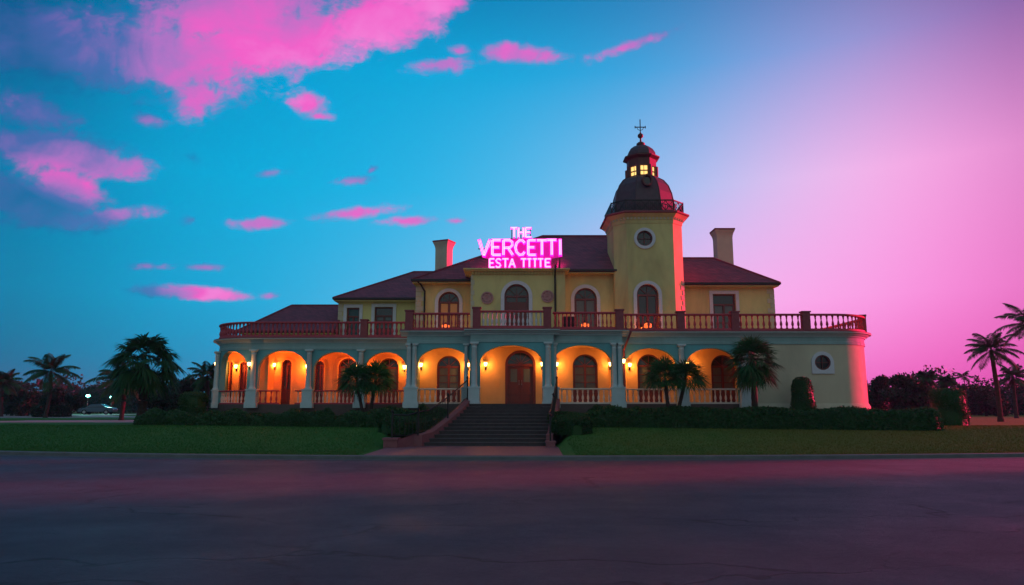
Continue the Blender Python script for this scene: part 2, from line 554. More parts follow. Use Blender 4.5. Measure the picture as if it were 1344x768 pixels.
class MB:
    def __init__(self):
        self.v = []
        self.f = []

    def add(self, vs, fs):
        k = len(self.v)
        self.v.extend([tuple(p) for p in vs])
        self.f.extend([tuple(i + k for i in f) for f in fs])
        return self

    def box(self, x0, x1, y0, y1, z0, z1):
        return self.add([(x0, y0, z0), (x1, y0, z0), (x1, y1, z0), (x0, y1, z0), (x0, y0, z1), (x1, y0, z1), (x1, y1, z1), (x0, y1, z1)],
                        [(0, 3, 2, 1), (4, 5, 6, 7), (0, 1, 5, 4), (1, 2, 6, 5), (2, 3, 7, 6), (3, 0, 4, 7)])

    def prism(self, poly, z0, z1):
        n = len(poly)
        vs = [(p[0], p[1], z0) for p in poly] + [(p[0], p[1], z1) for p in poly]
        fs = [tuple(reversed(range(n))), tuple(range(n, 2 * n))]
        for i in range(n):
            j = (i + 1) % n
            fs.append((i, j, n + j, n + i))
        return self.add(vs, fs)

    def loft(self, rings, cap=True, close=True):
        n = len(rings[0])
        vs = [p for r in rings for p in r]
        fs = []
        for k in range(len(rings) - 1):
            for i in range(n if close else n - 1):
                j = (i + 1) % n
                fs.append((k * n + i, k * n + j, (k + 1) * n + j, (k + 1) * n + i))
        if cap:
            fs.append(tuple(reversed(range(n))))
            fs.append(tuple(range((len(rings) - 1) * n, len(rings) * n)))
        return self.add(vs, fs)

    def lathe(self, prof, c=(0, 0, 0), n=10):
        rings = []
        for r, z in prof:
            rings.append([(c[0] + r * math.cos(2 * PI * i / n), c[1] + r * math.sin(2 * PI * i / n), c[2] + z) for i in range(n)])
        return self.loft(rings)

    def tube(self, pts, r, n=6):
        pts = [Vector(p) for p in pts]
        rings = []
        up = Vector((0, 0, 1))
        for i, p in enumerate(pts):
            t = (pts[min(i + 1, len(pts) - 1)] - pts[max(i - 1, 0)]).normalized()
            a = t.cross(up)
            if a.length < 1e-3:
                a = t.cross(Vector((0, 1, 0)))
            a.normalize()
            b = a.cross(t).normalized()
            rr = r[i] if isinstance(r, (list, tuple)) else r
            rings.append([p + a * rr * math.cos(2 * PI * k / n) + b * rr * math.sin(2 * PI * k / n) for k in range(n)])
        return self.loft(rings)

    def bar(self, p, q, w, h):
        """A straight bar of rectangular section, w across and h up."""
        p, q = Vector(p), Vector(q)
        t = (q - p).normalized()
        a = t.cross(Vector((0, 0, 1)))
        if a.length < 1e-3:
            a = Vector((1, 0, 0))
        a.normalize()
        b = a.cross(t).normalized()
        rings = [[c + a * sx * w / 2 + b * sy * h / 2 for sx, sy in ((-1, -1), (1, -1), (1, 1), (-1, 1))] for c in (p, q)]
        return self.loft(rings)

    def build(self, name, material, parent=None, smooth=False, fix=True):
        off = base_of(parent) if parent is not None else Vector((0, 0, 0))
        me = bpy.data.meshes.new(name)
        me.from_pydata([(a - off.x, b - off.y, c - off.z) for a, b, c in self.v], [], self.f)
        if fix and len(self.f) < 30000:
            import bmesh
            bm = bmesh.new()
            bm.from_mesh(me)
            if smooth:
                bmesh.ops.remove_doubles(bm, verts=bm.verts, dist=1e-4)
            bmesh.ops.recalc_face_normals(bm, faces=bm.faces)
            bm.to_mesh(me)
            bm.free()
        me.materials.append(material)
        if smooth:
            me.polygons.foreach_set('use_smooth', [True] * len(me.polygons))
            try:
                me.set_sharp_from_angle(angle=R(40))
            except Exception:
                pass
        o = bpy.data.objects.new(name, me)
        COL.objects.link(o)
        if parent is not None:
            o.parent = parent
        return o


def link_copy(src, name, parent, loc, rot=0.0, scale=None):
    c = src.copy()
    c.name = name
    COL.objects.link(c)
    if parent is not None:
        c.parent = parent
        c.location = Vector(loc) - base_of(parent)
    else:
        c.location = loc
    if rot:
        c.rotation_euler.z = rot
    if scale:
        c.scale = scale
    return c


def copy_tree(root, loc, rot=0.0, scale=1.0, label=None):
    r = root.copy()
    COL.objects.link(r)
    r.location = loc
    r.rotation_euler.z = rot
    r.scale = (scale,) * 3
    if label:
        r['label'] = label
    for ch in [q for q in root.children if q.type == 'MESH']:
        c = ch.copy()
        COL.objects.link(c)
        c.parent = r
        for g in ch.children:
            d = g.copy()
            COL.objects.link(d)
            d.parent = c
    return r


class Path:
    def __init__(self, pts):
        self.p = [Vector((a, b)) for a, b in pts]
        self.s = [0.0]
        for i in range(1, len(self.p)):
            self.s.append(self.s[-1] + (self.p[i] - self.p[i - 1]).length)
        segn = []
        for i in range(len(self.p) - 1):
            t = (self.p[i + 1] - self.p[i]).normalized()
            segn.append(Vector((t.y, -t.x)))
        self.n = []
        for i in range(len(self.p)):
            a = segn[max(i - 1, 0)]
            b = segn[min(i, len(segn) - 1)]
            m = (a + b).normalized()
            self.n.append(m / max(.5, m.dot(a)))
        self.L = self.s[-1]

    def at(self, s, d, z):
        i = 0
        while i < len(self.s) - 2 and s > self.s[i + 1]:
            i += 1
        f = (s - self.s[i]) / (self.s[i + 1] - self.s[i])
        p = self.p[i].lerp(self.p[i + 1], f)
        n = self.n[i].lerp(self.n[i + 1], f)
        return (p.x + n.x * d, p.y + n.y * d, z)

    def cuts(self, a, b):
        return [a] + [x for x in self.s if a + 1e-4 < x < b - 1e-4] + [b]

    def normal(self, s):
        a = Vector(self.at(s, 0, 0))
        b = Vector(self.at(s, 1, 0))
        return (b - a).normalized()

    def s_of_x(self, x):
        """arc length on the part that runs left to right at the given x"""
        best = None
        for k in range(0, 4001):
            s = self.L * k / 4000
            q = self.at(s, 0, 0)
            d = abs(q[0] - x)
            if best is None or d < best[0]:
                best = (d, s)
        return best[1]


def arch_z(u, hs, rise):
    """height of an arch outline at u in [-1, 1]"""
    return hs + rise * math.sqrt(max(0.0, 1 - u * u))


def wall(mb, path, s0, s1, z0, z1, th, ops=(), nseg=20):
    """A wall along a path with arched (or flat headed) openings: (s centre, width, sill z, spring z, rise)."""
    P = path.at
    ops = sorted(ops)
    cur = s0
    spans = []
    for (sc_, w, sill, hs, rise) in ops:
        spans.append((cur, sc_ - w / 2, None))
        spans.append((sc_ - w / 2, sc_ + w / 2, (sc_, w, sill, hs, rise)))
        cur = sc_ + w / 2
    spans.append((cur, s1, None))

    def slab(a, b, za0, za1, zb0, zb1):
        for d in (0.0, -th):
            mb.add([P(a, d, za0), P(b, d, zb0), P(b, d, zb1), P(a, d, za1)], [(0, 1, 2, 3)])
    for a, b, o in spans:
        if b - a < 1e-4:
            continue
        if o is None:
            cs = path.cuts(a, b)
            for p, q in zip(cs[:-1], cs[1:]):
                slab(p, q, z0, z1, z0, z1)
        else:
            sc_, w, sill, hs, rise = o
            if sill > z0 + 1e-4:
                slab(a, b, z0, sill, z0, sill)
                mb.add([P(a, 0, sill), P(b, 0, sill), P(b, -th, sill), P(a, -th, sill)], [(0, 1, 2, 3)])
            us = [-math.cos(PI * k / nseg) for k in range(nseg + 1)]
            if rise < 1e-4:
                us = [-1, 1]
            for u0, u1 in zip(us[:-1], us[1:]):
                p, q = sc_ + u0 * w / 2, sc_ + u1 * w / 2
                zp, zq = arch_z(u0, hs, rise), arch_z(u1, hs, rise)
                slab(p, q, zp, z1, zq, z1)
                mb.add([P(p, 0, zp), P(q, 0, zq), P(q, -th, zq), P(p, -th, zp)], [(0, 1, 2, 3)])
            for e in (a, b):
                mb.add([P(e, 0, max(sill, z0)), P(e, 0, hs), P(e, -th, hs), P(e, -th, max(sill, z0))], [(0, 1, 2, 3)])
    cs = path.cuts(s0, s1)
    for p, q in zip(cs[:-1], cs[1:]):
        mb.add([P(p, 0, z1), P(q, 0, z1), P(q, -th, z1), P(p, -th, z1)], [(0, 1, 2, 3)])
    for e in (s0, s1):
        mb.add([P(e, 0, z0), P(e, -th, z0), P(e, -th, z1), P(e, 0, z1)], [(0, 1, 2, 3)])
    return mb


def sweep(mb, path, s0, s1, prof):
    cs = path.cuts(s0, s1)
    rings = [[path.at(s, d, z) for d, z in prof] for s in cs]
    return mb.loft(rings)


def outline(w, hs, rise, n=18, z0=0.0):
    """arched outline, from bottom left over the top to bottom right, in (s, z)"""
    pts = [(-w / 2, z0)]
    if rise < 1e-4:
        pts += [(-w / 2, hs), (w / 2, hs)]
    else:
        for k in range(n + 1):
            a = PI - PI * k / n
            pts.append((w / 2 * math.cos(a), hs + rise * math.sin(a)))
    pts.append((w / 2, z0))
    return pts


class Frame:
    def __init__(self, o, t=(1, 0, 0), n=(0, -1, 0)):
        self.o, self.t, self.n = Vector(o), Vector(t), Vector(n)

    def __call__(self, s, d, z):
        return self.o + self.t * s + self.n * d + Vector((0, 0, z))


def ring(mb, fr, outer, inner, d0, d1):
    n = len(outer)
    vs = []
    for d in (d0, d1):
        for poly in (outer, inner):
            vs += [fr(s, d, z) for s, z in poly]
    fs = []
    for i in range(n - 1):
        fs.append((2 * n + i, 2 * n + i + 1, 3 * n + i + 1, 3 * n + i))   # front (d1)
        fs.append((i, n + i, n + i + 1, i + 1))                          # back
        fs.append((i, i + 1, 2 * n + i + 1, 2 * n + i))                  # outer edge
        fs.append((n + i, 3 * n + i, 3 * n + i + 1, n + i + 1))          # inner edge
    for i in (0, n - 1):
        fs.append((i, 2 * n + i, 3 * n + i, n + i))
    return mb.add(vs, fs)


def plate(mb, fr, poly, d0, d1):
    n = len(poly)
    vs = [fr(s, d0, z) for s, z in poly] + [fr(s, d1, z) for s, z in poly]
    fs = [tuple(range(n)), tuple(range(n, 2 * n))]
    for i in range(n):
        j = (i + 1) % n
        fs.append((i, j, n + j, n + i))
    return mb.add(vs, fs)


def fbox(mb, fr, s0, s1, d0, d1, z0, z1):
    return plate(mb, fr, [(s0, z0), (s1, z0), (s1, z1), (s0, z1)], d0, d1)


def window(parent, fr, w, hs, rise, name='window', leaf=True, surround=None, depth=.14, glass=None, panel=0.0, label=None, muntin=1, smat='trim', curtain=True, curt=None):
    """An arched casement in an opening: frame with mullions, pane behind it, and a surround band on the wall."""
    fw = .075
    f = MB()
    o = outline(w, hs, rise)
    i_ = outline(w - 2 * fw, hs, max(0, rise - fw) if rise > 0 else 0)
    if rise < 1e-4:
        i_ = [(s, z if k in (0, 3) else z - fw) for k, (s, z) in enumerate(i_)]
    ring(f, fr, o, i_, -depth - .07, -depth)
    fbox(f, fr, -w / 2 + fw, w / 2 - fw, -depth - .065, -depth - .005, 0, .12)
    hz = hs if rise > 1e-4 else hs * .78
    fbox(f, fr, -w / 2 + fw, w / 2 - fw, -depth - .06, -depth + .005, hz - .05, hz + .05)   # transom
    fbox(f, fr, -.05, .05, -depth - .062, -depth + .008, .12, hz - .05)                    # meeting stile
    for sx in (-1, 1):
        x0, x1 = sx * .05, sx * (w / 2 - fw)
        fbox(f, fr, min(x1 - sx * .06, x1), max(x1 - sx * .06, x1), -depth - .058, -depth - .012, .12, hz - .05)
        if panel > 0:
            fbox(f, fr, min(x0, x1), max(x0, x1), -depth - .055, -depth - .018, .12, panel)
        for k in range(1, muntin + 1):
            zz = max(.12, panel) + (hz - .05 - max(.12, panel)) * k / (muntin + 1)
            fbox(f, fr, min(x0, x1), max(x0, x1), -depth - .052, -depth - .022, zz - .018, zz + .018)
    if rise > .15:
        for a in (45, 90, 135):
            ca, sa = math.cos(R(a)), math.sin(R(a))
            p = fr(0, -depth - .035, hz + .03)
            q = fr((w / 2 - fw) * ca, -depth - .035, hs + (rise - fw) * sa)
            f.bar(p, q, .035, .035)
    fo = f.build(name, MT['wood'], parent)
    if label:
        fo['label'] = label
    p = MB()
    plate(p, fr, outline(w - .02, hs, max(0, rise - .01)), -depth - .10, -depth - .075)
    p.build('pane', glass or MT['glass'], fo)
    if curtain:
        c = MB()
        for sx in (-1, 1):
            x0, x1 = sx * .07, sx * (w / 2 - fw - .06)
            fbox(c, fr, min(x0, x1), max(x0, x1), -depth - .074, -depth - .071, max(.12, panel) + .02, hz - .06)
        c.build('curtain', curt or MT['curtain'], fo)
    if surround:
        s = MB()
        o2 = outline(w + 2 * surround, hs + (0 if rise > 1e-4 else 0), rise + surround if rise > 1e-4 else 0)
        if rise < 1e-4:
            o2 = [(s_, z if k in (0, 3) else z + surround) for k, (s_, z) in enumerate(o2)]
        ring(s, fr, o2, outline(w, hs, rise), 0.002, .06)
        s.build('surround', MT[smat], fo)
    return fo


# ------------------------------------------------------------------ terrain
def yk(x):
    x = np.asarray(x, dtype=float)
    a = np.where(x < 0, .00766, .0046)
    xc = np.clip(np.abs(x), 0, 32)
    return 24.05 + a * xc * xc + 2 * a * xc * (np.abs(x) - xc)


def sstep(t):
    t = np.clip(t, 0, 1)
    return t * t * (3 - 2 * t)


def gz(x, y):
    x = np.asarray(x, dtype=float)
    y = np.asarray(y, dtype=float)
    k = yk(x) + .35
    z = .10 + .70 * sstep((y - k) / 9.0)
    z = z + .025 * np.sin(x * .33 + 1) * np.sin(y * .41) * sstep((y - k) / 3.0)
    f = np.clip((y - 30.0) / 5.0, 0, 1)
    lb = -5.2 + 3.0 * f
    lb = np.where(y < 30.0, -5.2, lb)
    rb = 1.75 + .35 * f
    inside = np.minimum(x - lb, rb - x)
    mk = sstep((inside + .7) / .7) * (y < 36)
    return z * (1 - mk) + (.085) * mk


def grid_mesh(name, xs, ys, zf, material, kind='structure', smooth=True):
    nx, ny = len(xs), len(ys[0]) if isinstance(ys[0], (list, np.ndarray)) else len(ys)
    V = []
    for i, x in enumerate(xs):
        yy = ys[i] if isinstance(ys[0], (list, np.ndarray)) else ys
        for y in yy:
            V.append((x, y, float(zf(x, y))))
    F = []
    for i in range(nx - 1):
        for j in range(ny - 1):
            a = i * ny + j
            F.append((a, a + ny, a + ny + 1, a + 1))
    me = bpy.data.meshes.new(name)
    me.from_pydata(V, [], F)
    me.materials.append(material)
    if smooth:
        me.polygons.foreach_set('use_smooth', [True] * len(F))
    o = bpy.data.objects.new(name, me)
    COL.objects.link(o)
    if kind:
        o['kind'] = kind
    return o


# the ground: one sheet to the horizon, dipping under the road
gx = np.concatenate([np.linspace(-320, -46, 14), np.linspace(-44, 44, 45), np.linspace(46, 320, 14)])
gy = np.concatenate([np.linspace(-60, 16, 10), np.linspace(18, 60, 22), np.linspace(66, 520, 20)])
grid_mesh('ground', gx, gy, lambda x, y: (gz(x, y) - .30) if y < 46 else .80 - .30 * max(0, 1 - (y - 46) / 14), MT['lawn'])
# the lawn in front of and around the house
lx = np.concatenate([np.linspace(-90, -24, 34), np.linspace(-23.5, 23.5, 189), np.linspace(24, 90, 34)])
lt = np.concatenate([np.linspace(0, 1, 26) * 12, 12 + np.linspace(.06, 1, 22) * 40])
ly = [float(yk(x)) + .35 + lt for x in lx]
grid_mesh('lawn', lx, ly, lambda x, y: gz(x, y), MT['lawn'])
# the road
rx = np.linspace(-120, 120, 121)
rt = np.linspace(0, 1, 24)
ry = [(-50 + (float(yk(x)) + 50) * rt) for x in rx]
grid_mesh('road', rx, ry, lambda x, y: 0.0, MT['asphalt'])
# kerb with a gutter strip
kb = MB()
kx = np.linspace(-90, 90, 181)
kp = Path([(x, float(yk(x))) for x in kx])
sweep(kb, kp, 0, kp.L, [(0.0, -.05), (0.0, .105), (-.03, .125), (-.36, .125), (-.36, -.05)])
tag(kb.build('kerb', MT['kerb'], smooth=False), kind='structure')
gb = MB()
sweep(gb, kp, 0, kp.L, [(.45, .0), (.45, .006), (.0, .008), (.0, .0)])
tag(gb.build('gutter', mat('gutter_concrete', (.11, .107, .11), (.085, .083, .087), 1.5, .8, .4, 30), smooth=False), kind='structure')
# paved landing at the foot of the steps
pv = MB()
pv.prism([(-5.0, float(yk(-5.0)) + .36), (1.7, float(yk(1.7)) + .36), (1.9, 30.6), (-5.0, 30.6)], .05, .128)
tag(pv.build('path', MT['paving']), kind='structure')

# drive on the far left with a grass island
dr = MB()
dr.prism([(-140, 44.5), (-70, 44.8), (-34, 44.5), (-24, 43.6), (-17.8, 44), (-17.6, 60), (-26, 66), (-45, 80), (-50, 101), (-140, 101)], .6, .815)
tag(dr.build('driveway', MT['drive']), kind='structure')
isl = MB()
pts = []
for k in range(40):
    a = 2 * PI * k / 40
    pts.append((-47 + 22 * math.cos(a), 56 + 5.0 * math.sin(a)))
isl.prism(pts, .7, .86)
tag(isl.build('grass_island', MT['lawn']), kind='structure')

# grass blades on the lawn (nobody could count them)
def blades(n):
    out = []
    xs_ = rng.uniform(-27, 27, n)
    ys_ = yk(xs_) + .31 + rng.power(.75, n) * 9.5
    for a, b, sgn in ():
        pass
    keep = ~((xs_ > -5.3) & (xs_ < 2.2))
    keep &= ~((np.abs(xs_ + 1.6) < 4.0) & (ys_ > 29.5))
    xs_, ys_ = xs_[keep], ys_[keep]
    zs_ = gz(xs_, ys_)
    m = len(xs_)
    h = rng.uniform(.02, .055, m)
    a = rng.uniform(0, 2 * PI, m)
    w = rng.uniform(.010, .022, m)
    lx_, ly_ = rng.normal(0, .03, m), rng.normal(0, .03, m)
    V = np.empty((m, 3, 3))
    V[:, 0] = np.stack([xs_ - w * np.cos(a), ys_ - w * np.sin(a), zs_ - .01], 1)
    V[:, 1] = np.stack([xs_ + w * np.cos(a), ys_ + w * np.sin(a), zs_ - .01], 1)
    V[:, 2] = np.stack([xs_ + lx_, ys_ + ly_, zs_ + h], 1)
    return V.reshape(-1, 3), m


def np_mesh(name, V, nper, count, material, parent=None, smooth=False):
    """count faces of nper vertices each, in order"""
    me = bpy.data.meshes.new(name)
    me.vertices.add(len(V))
    me.vertices.foreach_set('co', np.asarray(V, dtype=np.float32).ravel())
    me.loops.add(nper * count)
    me.loops.foreach_set('vertex_index', np.arange(nper * count, dtype=np.int32))
    me.polygons.add(count)
    me.polygons.foreach_set('loop_start', np.arange(0, nper * count, nper, dtype=np.int32))
    me.update(calc_edges=True)
    me.validate()
    me.materials.append(material)
    o = bpy.data.objects.new(name, me)
    COL.objects.link(o)
    if parent is not None:
        o.parent = parent
    return o


V, m = blades(150000)
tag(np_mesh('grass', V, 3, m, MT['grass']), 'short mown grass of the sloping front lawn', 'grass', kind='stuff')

# ------------------------------------------------------------------ the mansion
G0 = .80
ZF = 1.88          # porch floor
ZC = 5.47          # terrace level, top of the cornice
ZT = 6.41          # top of the terrace balustrade
YB, YC, YD, YR, YL = 35.8, 35.0, 35.5, 36.2, 39.6
house = empty('mansion', (0, 40, G0), 'large yellow two storey mansion with arcaded porch, red tiled roofs and domed tower', 'mansion')


def arc(cx, cy, r, a0, a1, n):
    return [(cx + r * math.cos(R(a0 + (a1 - a0) * k / n)), cy + r * math.sin(R(a0 + (a1 - a0) * k / n))) for k in range(n + 1)]


RL, RR = 2.85, 2.5
XL0 = X(332, YL)                 # where the left front starts to curve
XR1 = 16.25
pL = Path([(XL0 - RL, 47.5)] + arc(XL0, YL + RL, RL, 180, 270, 24) + [(X(540, YL), YL)])
XB0, XB1 = X(533, YB), X(620, YB)
XC0, XC1 = X(617, YC), X(727, YC)
XD0, XD1 = X(722, YD), X(818, YD)
pB = Path([(XB0, YB), (XB1, YB)])
pC = Path([(XC0, YC), (XC1, YC)])
pD = Path([(XD0, YD), (XD1, YD)])
pR = Path([(XD1, YR), (XR1, YR)] + arc(XR1, YR + RR, RR, 270, 360, 28)[1:] + [(XR1 + RR, 47.5)])
TH = .32


def bay(path, Y, x0, x1, ytop, yspring):
    a, b = X(x0, Y), X(x1, Y)
    zs, zt = Z(yspring, Y), Z(ytop, Y)
    return ((path.s_of_x(a) + path.s_of_x(b)) / 2, abs(path.s_of_x(b) - path.s_of_x(a)), ZF, zs, zt - zs)


s_front = pL.s_of_x(XL0)
endbay = (s_front - RL * R(31), RL * R(48), ZF, Z(484, YL), Z(460, YL) - Z(484, YL))
sidebay = (1.6, 2.2, ZF, Z(484, YL), Z(460, YL) - Z(484, YL))
opsL = [sidebay, endbay] + [bay(pL, YL, *b) for b in ((338, 402, 460, 485), (411, 469, 462, 485), (478, 533, 462, 485))]
opsB = [bay(pB, YB, 547, 616.5, 456, 479)]
opsC = [bay(pC, YC, 630, 712, 453, 475)]
opsD = [bay(pD, YD, 727, 803, 453, 476)]
opsR = [bay(pR, YR, 821, 889, 457, 480), bay(pR, YR, 901, 970, 457, 480)]
ZA = 4.86           # top of the arcade wall, foot of the entablature
s_blind = pR.s_of_x(X(984, YR))
for path, ops, s1 in ((pL, opsL, None), (pB, opsB, None), (pC, opsC, None), (pD, opsD, None), (pR, opsR, s_blind)):
    mb = MB()
    wall(mb, path, 0, s1 or path.L, ZF, ZA, TH, ops, 24)
    mb.build('arcade', MT['teal'], house, smooth=True)
# returns that close the sides of the projecting bays
for q in ((XB0, XB0 + TH, YB + TH + .002, 42.4), (XC0, XC0 + TH, YC + TH + .002, YB + .3), (XC1 - TH, XC1, YC + TH + .002, YD + .3), (XD1 - TH - .002, XD1 - .002, YD + TH + .002, YR + .3)):
    MB().box(*q, ZF, ZA).build('return_wall', MT['entab'], house)
# blind wall at the right with its oval window
ov_s = pR.s_of_x(X(1081, YR))
zov0, zov1 = Z(489, YR), Z(463, YR)
mb = MB()
wall(mb, pR, s_blind, pR.L, .3, ZA, .35, [(ov_s, .90, zov0 + .10, (zov0 + zov1) / 2, (zov1 - zov0) / 2 - .06)], 20)
# the lower half of the round opening
mb.build('blind_wall', MT['beige'], house, smooth=True)
pl = MB()
sweep(pl, pR, s_blind, pR.L, [(.10, .3), (.10, ZF - .12), (.02, ZF + .02), (.002, ZF + .02), (.002, .3)])
pl.build('plinth', MT['beige'], house, smooth=True)
fr = Frame(pR.at(ov_s, 0, zov0 + .10))
ow = MB()
hh_ = (zov1 - zov0) / 2
sur_o = [(-.56, -.14), (-.78, hh_ - .1)] + [(.56 * math.cos(PI - PI * k / 18), hh_ - .1 + (hh_ + .06) * math.sin(PI - PI * k / 18)) for k in range(1, 18)] + [(.56, hh_ - .1), (.56, -.14)]
n_o = 40
inner = [(.40 * math.cos(2 * PI * k / n_o), hh_ - .10 + (hh_ - .12) * math.sin(2 * PI * k / n_o)) for k in range(n_o)]
outer = []
for k in range(n_o):
    a = 2 * PI * k / n_o
    ca, sa = math.cos(a), math.sin(a)
    if sa >= 0:
        outer.append((.56 * ca, hh_ - .1 + (hh_ + .06) * sa))
    else:
        t_ = min(.56 / max(1e-6, abs(ca)), (hh_ + .06) / max(1e-6, abs(sa)))
        outer.append((t_ * ca, hh_ - .1 + t_ * sa))
ring(ow, fr, outer + outer[:1], inner + inner[:1], -.05, .07)
oval = ow.build('window', MT['trim'], house)
oval['label'] = 'oval window in a white surround on the blank right wall'
o2 = MB()
inner2 = [(s_ * .84, hh_ - .1 + (z_ - hh_ + .1) * .84) for s_, z_ in inner]
ring(o2, fr, inner + inner[:1], inner2 + inner2[:1], -.10, .02)
o2.bar(fr(-.37, -.04, hh_ - .1), fr(.37, -.04, hh_ - .1), .03, .04)
o2.bar(fr(0, -.04, .03), fr(0, -.04, 2 * hh_ - .24), .03, .04)
o2.build('frame', MT['wood'], oval)
o3 = MB()
plate(o3, fr, inner, -.12, -.09)
o3.build('pane', MT['glass'], oval)

# entablature: frieze and projecting cornice along every front
FR = [(.0, ZA), (.05, ZA), (.05, ZA + .13), (.03, ZA + .15), (.03, ZC - .24), (-.28, ZC - .24), (-.28, ZA)]
CO = [(-.28, ZC - .24), (.08, ZC - .24), (.12, ZC - .17), (.20, ZC - .15), (.26, ZC - .07), (.38, ZC - .05), (.40, ZC), (-.28, ZC)]
CP = [(-.26, ZC), (.38, ZC), (.38, ZC + .05), (.24, ZC + .085), (-.26, ZC + .085)]
for path, eL, eR in ((pL, 0, -.02), (pB, 0, -.06), (pC, 0, 0), (pD, .06, 0), (pR, 0.05, 0)):
    a, b = eL, path.L + eR
    mb = MB()
    sweep(mb, path, a, b, FR)
    mb.build('frieze', MT['entab'], house, smooth=True)
    mb = MB()
    sweep(mb, path, a - (.3 if path in (pC, pB) else 0), b + (.3 if path in (pC, pD) else 0), CO)
    mb.build('cornice', MT['column'], house, smooth=True)
    mb = MB()
    sweep(mb, path, a - (.29 if path in (pC, pB) else 0), b + (.29 if path in (pC, pD) else 0), CP)
    mb.build('coping', MT['maroon'], house, smooth=True)

# floors, ceilings
fp = [(XL0 - RL + .1, 47.4)] + [pL.at(s, -.02, 0)[:2] for s in pL.cuts(.1, pL.L)] + [(XB0 - .0, YL)] + [(XB0, YB + .02), (XC0 - .02, YB + .02), (XC0 - .02, YC + .02), (XC1 + .02, YC + .02), (XC1 + .02, YD + .02), (XD1, YD + .02), (XD1, YR + .02)] \
    + [pR.at(s, -.02, 0)[:2] for s in pR.cuts(.02, pR.L)]
fb = MB()
fb.prism(fp, .3, ZF)
fb.build('podium', MT['floor'], house)


def inset(d):
    return [pL.at(s, -d, 0)[:2] for s in pL.cuts(.05, pL.L)] + [(XB0 + .1, YL + d), (XB0 + d, YB + d), (XC0 + d, YB + d), (XC0 + d, YC + d), (XC1 - d, YC + d), (XC1 - d, YD + d), (XD1 - d, YD + d), (XD1 - d, YR + d)] \
        + [pR.at(s, -d, 0)[:2] for s in pR.cuts(.5, pR.L)]


cb = MB()
cb.prism(inset(TH + .004), ZA + .02, ZC - .06)
cb.build('terrace_floor', MT['porch'], house)

# back walls of the porch with their doors and windows
BWL, BWB, BWC, BWD, BWR = 42.4, 38.6, 38.0, 38.5, 39.3


def backwall(x0, x1, Y, ops_px, zt=ZA + .02):
    p = Path([(x0, Y), (x1, Y)])
    ops, frs = [], []
    for (a, b, ytop) in ops_px:
        xa, xb = X(a, Y), X(b, Y)
        w = xb - xa
        top = Z(ytop, Y)
        rise = w / 2 * .95
        ops.append(((xa + xb) / 2 - x0, w, ZF, top - rise, rise))
        frs.append((Frame(((xa + xb) / 2, Y, ZF)), w, top - rise - ZF, rise))
    mb = MB()
    wall(mb, p, 0, p.L, ZF, zt, .3, ops)
    mb.build('porch_wall', MT['porch'], house)
    return frs


frs = backwall(XL0 - RL + .4, X(540, BWL) + .3, BWL, [(296, 305, 474), (314, 324, 475), (369, 382, 472), (413, 425, 474), (443, 468, 470), (496, 523, 470)])
for k, (f, w, hs, rise) in enumerate(frs):
    window(house, f, w, hs, rise, muntin=2, panel=.9 if k in (2, 4, 5) else .5, surround=.07, smat='porch', label='narrow arched window at the back of the left porch' if k < 4 else None)
frs = backwall(XB0 + TH, XC0 + .2, BWB, [(573, 604, 467)])
for (f, w, hs, rise) in frs:
    window(house, f, w, hs, rise, muntin=2, panel=.75)
frs = backwall(XC0 + .201, XC1 - .201, BWC, [(663, 703, 460)])
for (f, w, hs, rise) in frs:
    # the main doors: two panelled leaves under a fanlight
    d = MB()
    o_ = outline(w, hs, rise)
    i_ = outline(w - .24, hs, rise - .12)
    ring(d, f, o_, i_, -.2, .02)
    fbox(d, f, -w / 2 + .12, w / 2 - .12, -.18, -.02, hs - .08, hs + .06)
    fbox(d, f, -.06, .06, -.19, -.172, .0, hs - .08)
    door = d.build('door', MT['wood'], house)
    door['label'] = 'arched double front door of dark red wood with glazed leaves'
    for sx in (-1, 1):
        lf = MB()
        x0, x1 = sorted((sx * .012, sx * (w / 2 - .122)))
        fbox(lf, f, x0, x1, -.17, -.12, .02, hs - .085)
        for (za, zb) in ((.14, .42), (.50, 1.05)):
            fbox(lf, f, x0 + .10, x1 - .10, -.12, -.095, za, zb)
        fbox(lf, f, x0, x0 + .09, -.12, -.10, .02, hs - .085)
        fbox(lf, f, x1 - .09, x1, -.12, -.10, .02, hs - .085)
        lf.build('leaf', MT['wood'], door)
        g = MB()
        fbox(g, f, x0 + .16, x1 - .16, -.119, -.112, 1.15, hs - .22)
        g.build('pane', MT['curtain'], door)
        h = MB()
        h.tube([f(sx * .07, -.08, 1.0), f(sx * .07, -.04, 1.02), f(sx * .07, -.04, 1.22), f(sx * .07, -.08, 1.24)], .014)
        h.build('handle', MT['rim'], door)
    g = MB()
    plate(g, f, outline(w - .22, hs + .04, rise - .13, z0=hs + .04), -.16, -.14)
    g.build('fanlight', MT['glass'], door)
    m_ = MB()
    for a in (30, 60, 90, 120, 150):
        m_.bar(f(0, -.11, hs + .06), f((w / 2 - .12) * math.cos(R(a)), -.11, hs + (rise - .12) * math.sin(R(a))), .03, .03)
    m_.build('glazing_bar', MT['wood'], door)
frs = backwall(XC1 - .2, XD1 - TH - .01, BWD, [(752, 785, 465)])
for (f, w, hs, rise) in frs:
    window(house, f, w, hs, rise, muntin=2, panel=.75)
frs = backwall(XD1 - TH - .009, X(990, BWR), BWR, [(837, 869, 465), (934, 966, 466)])
for (f, w, hs, rise) in frs:
    window(house, f, w, hs, rise, muntin=2, panel=.75)
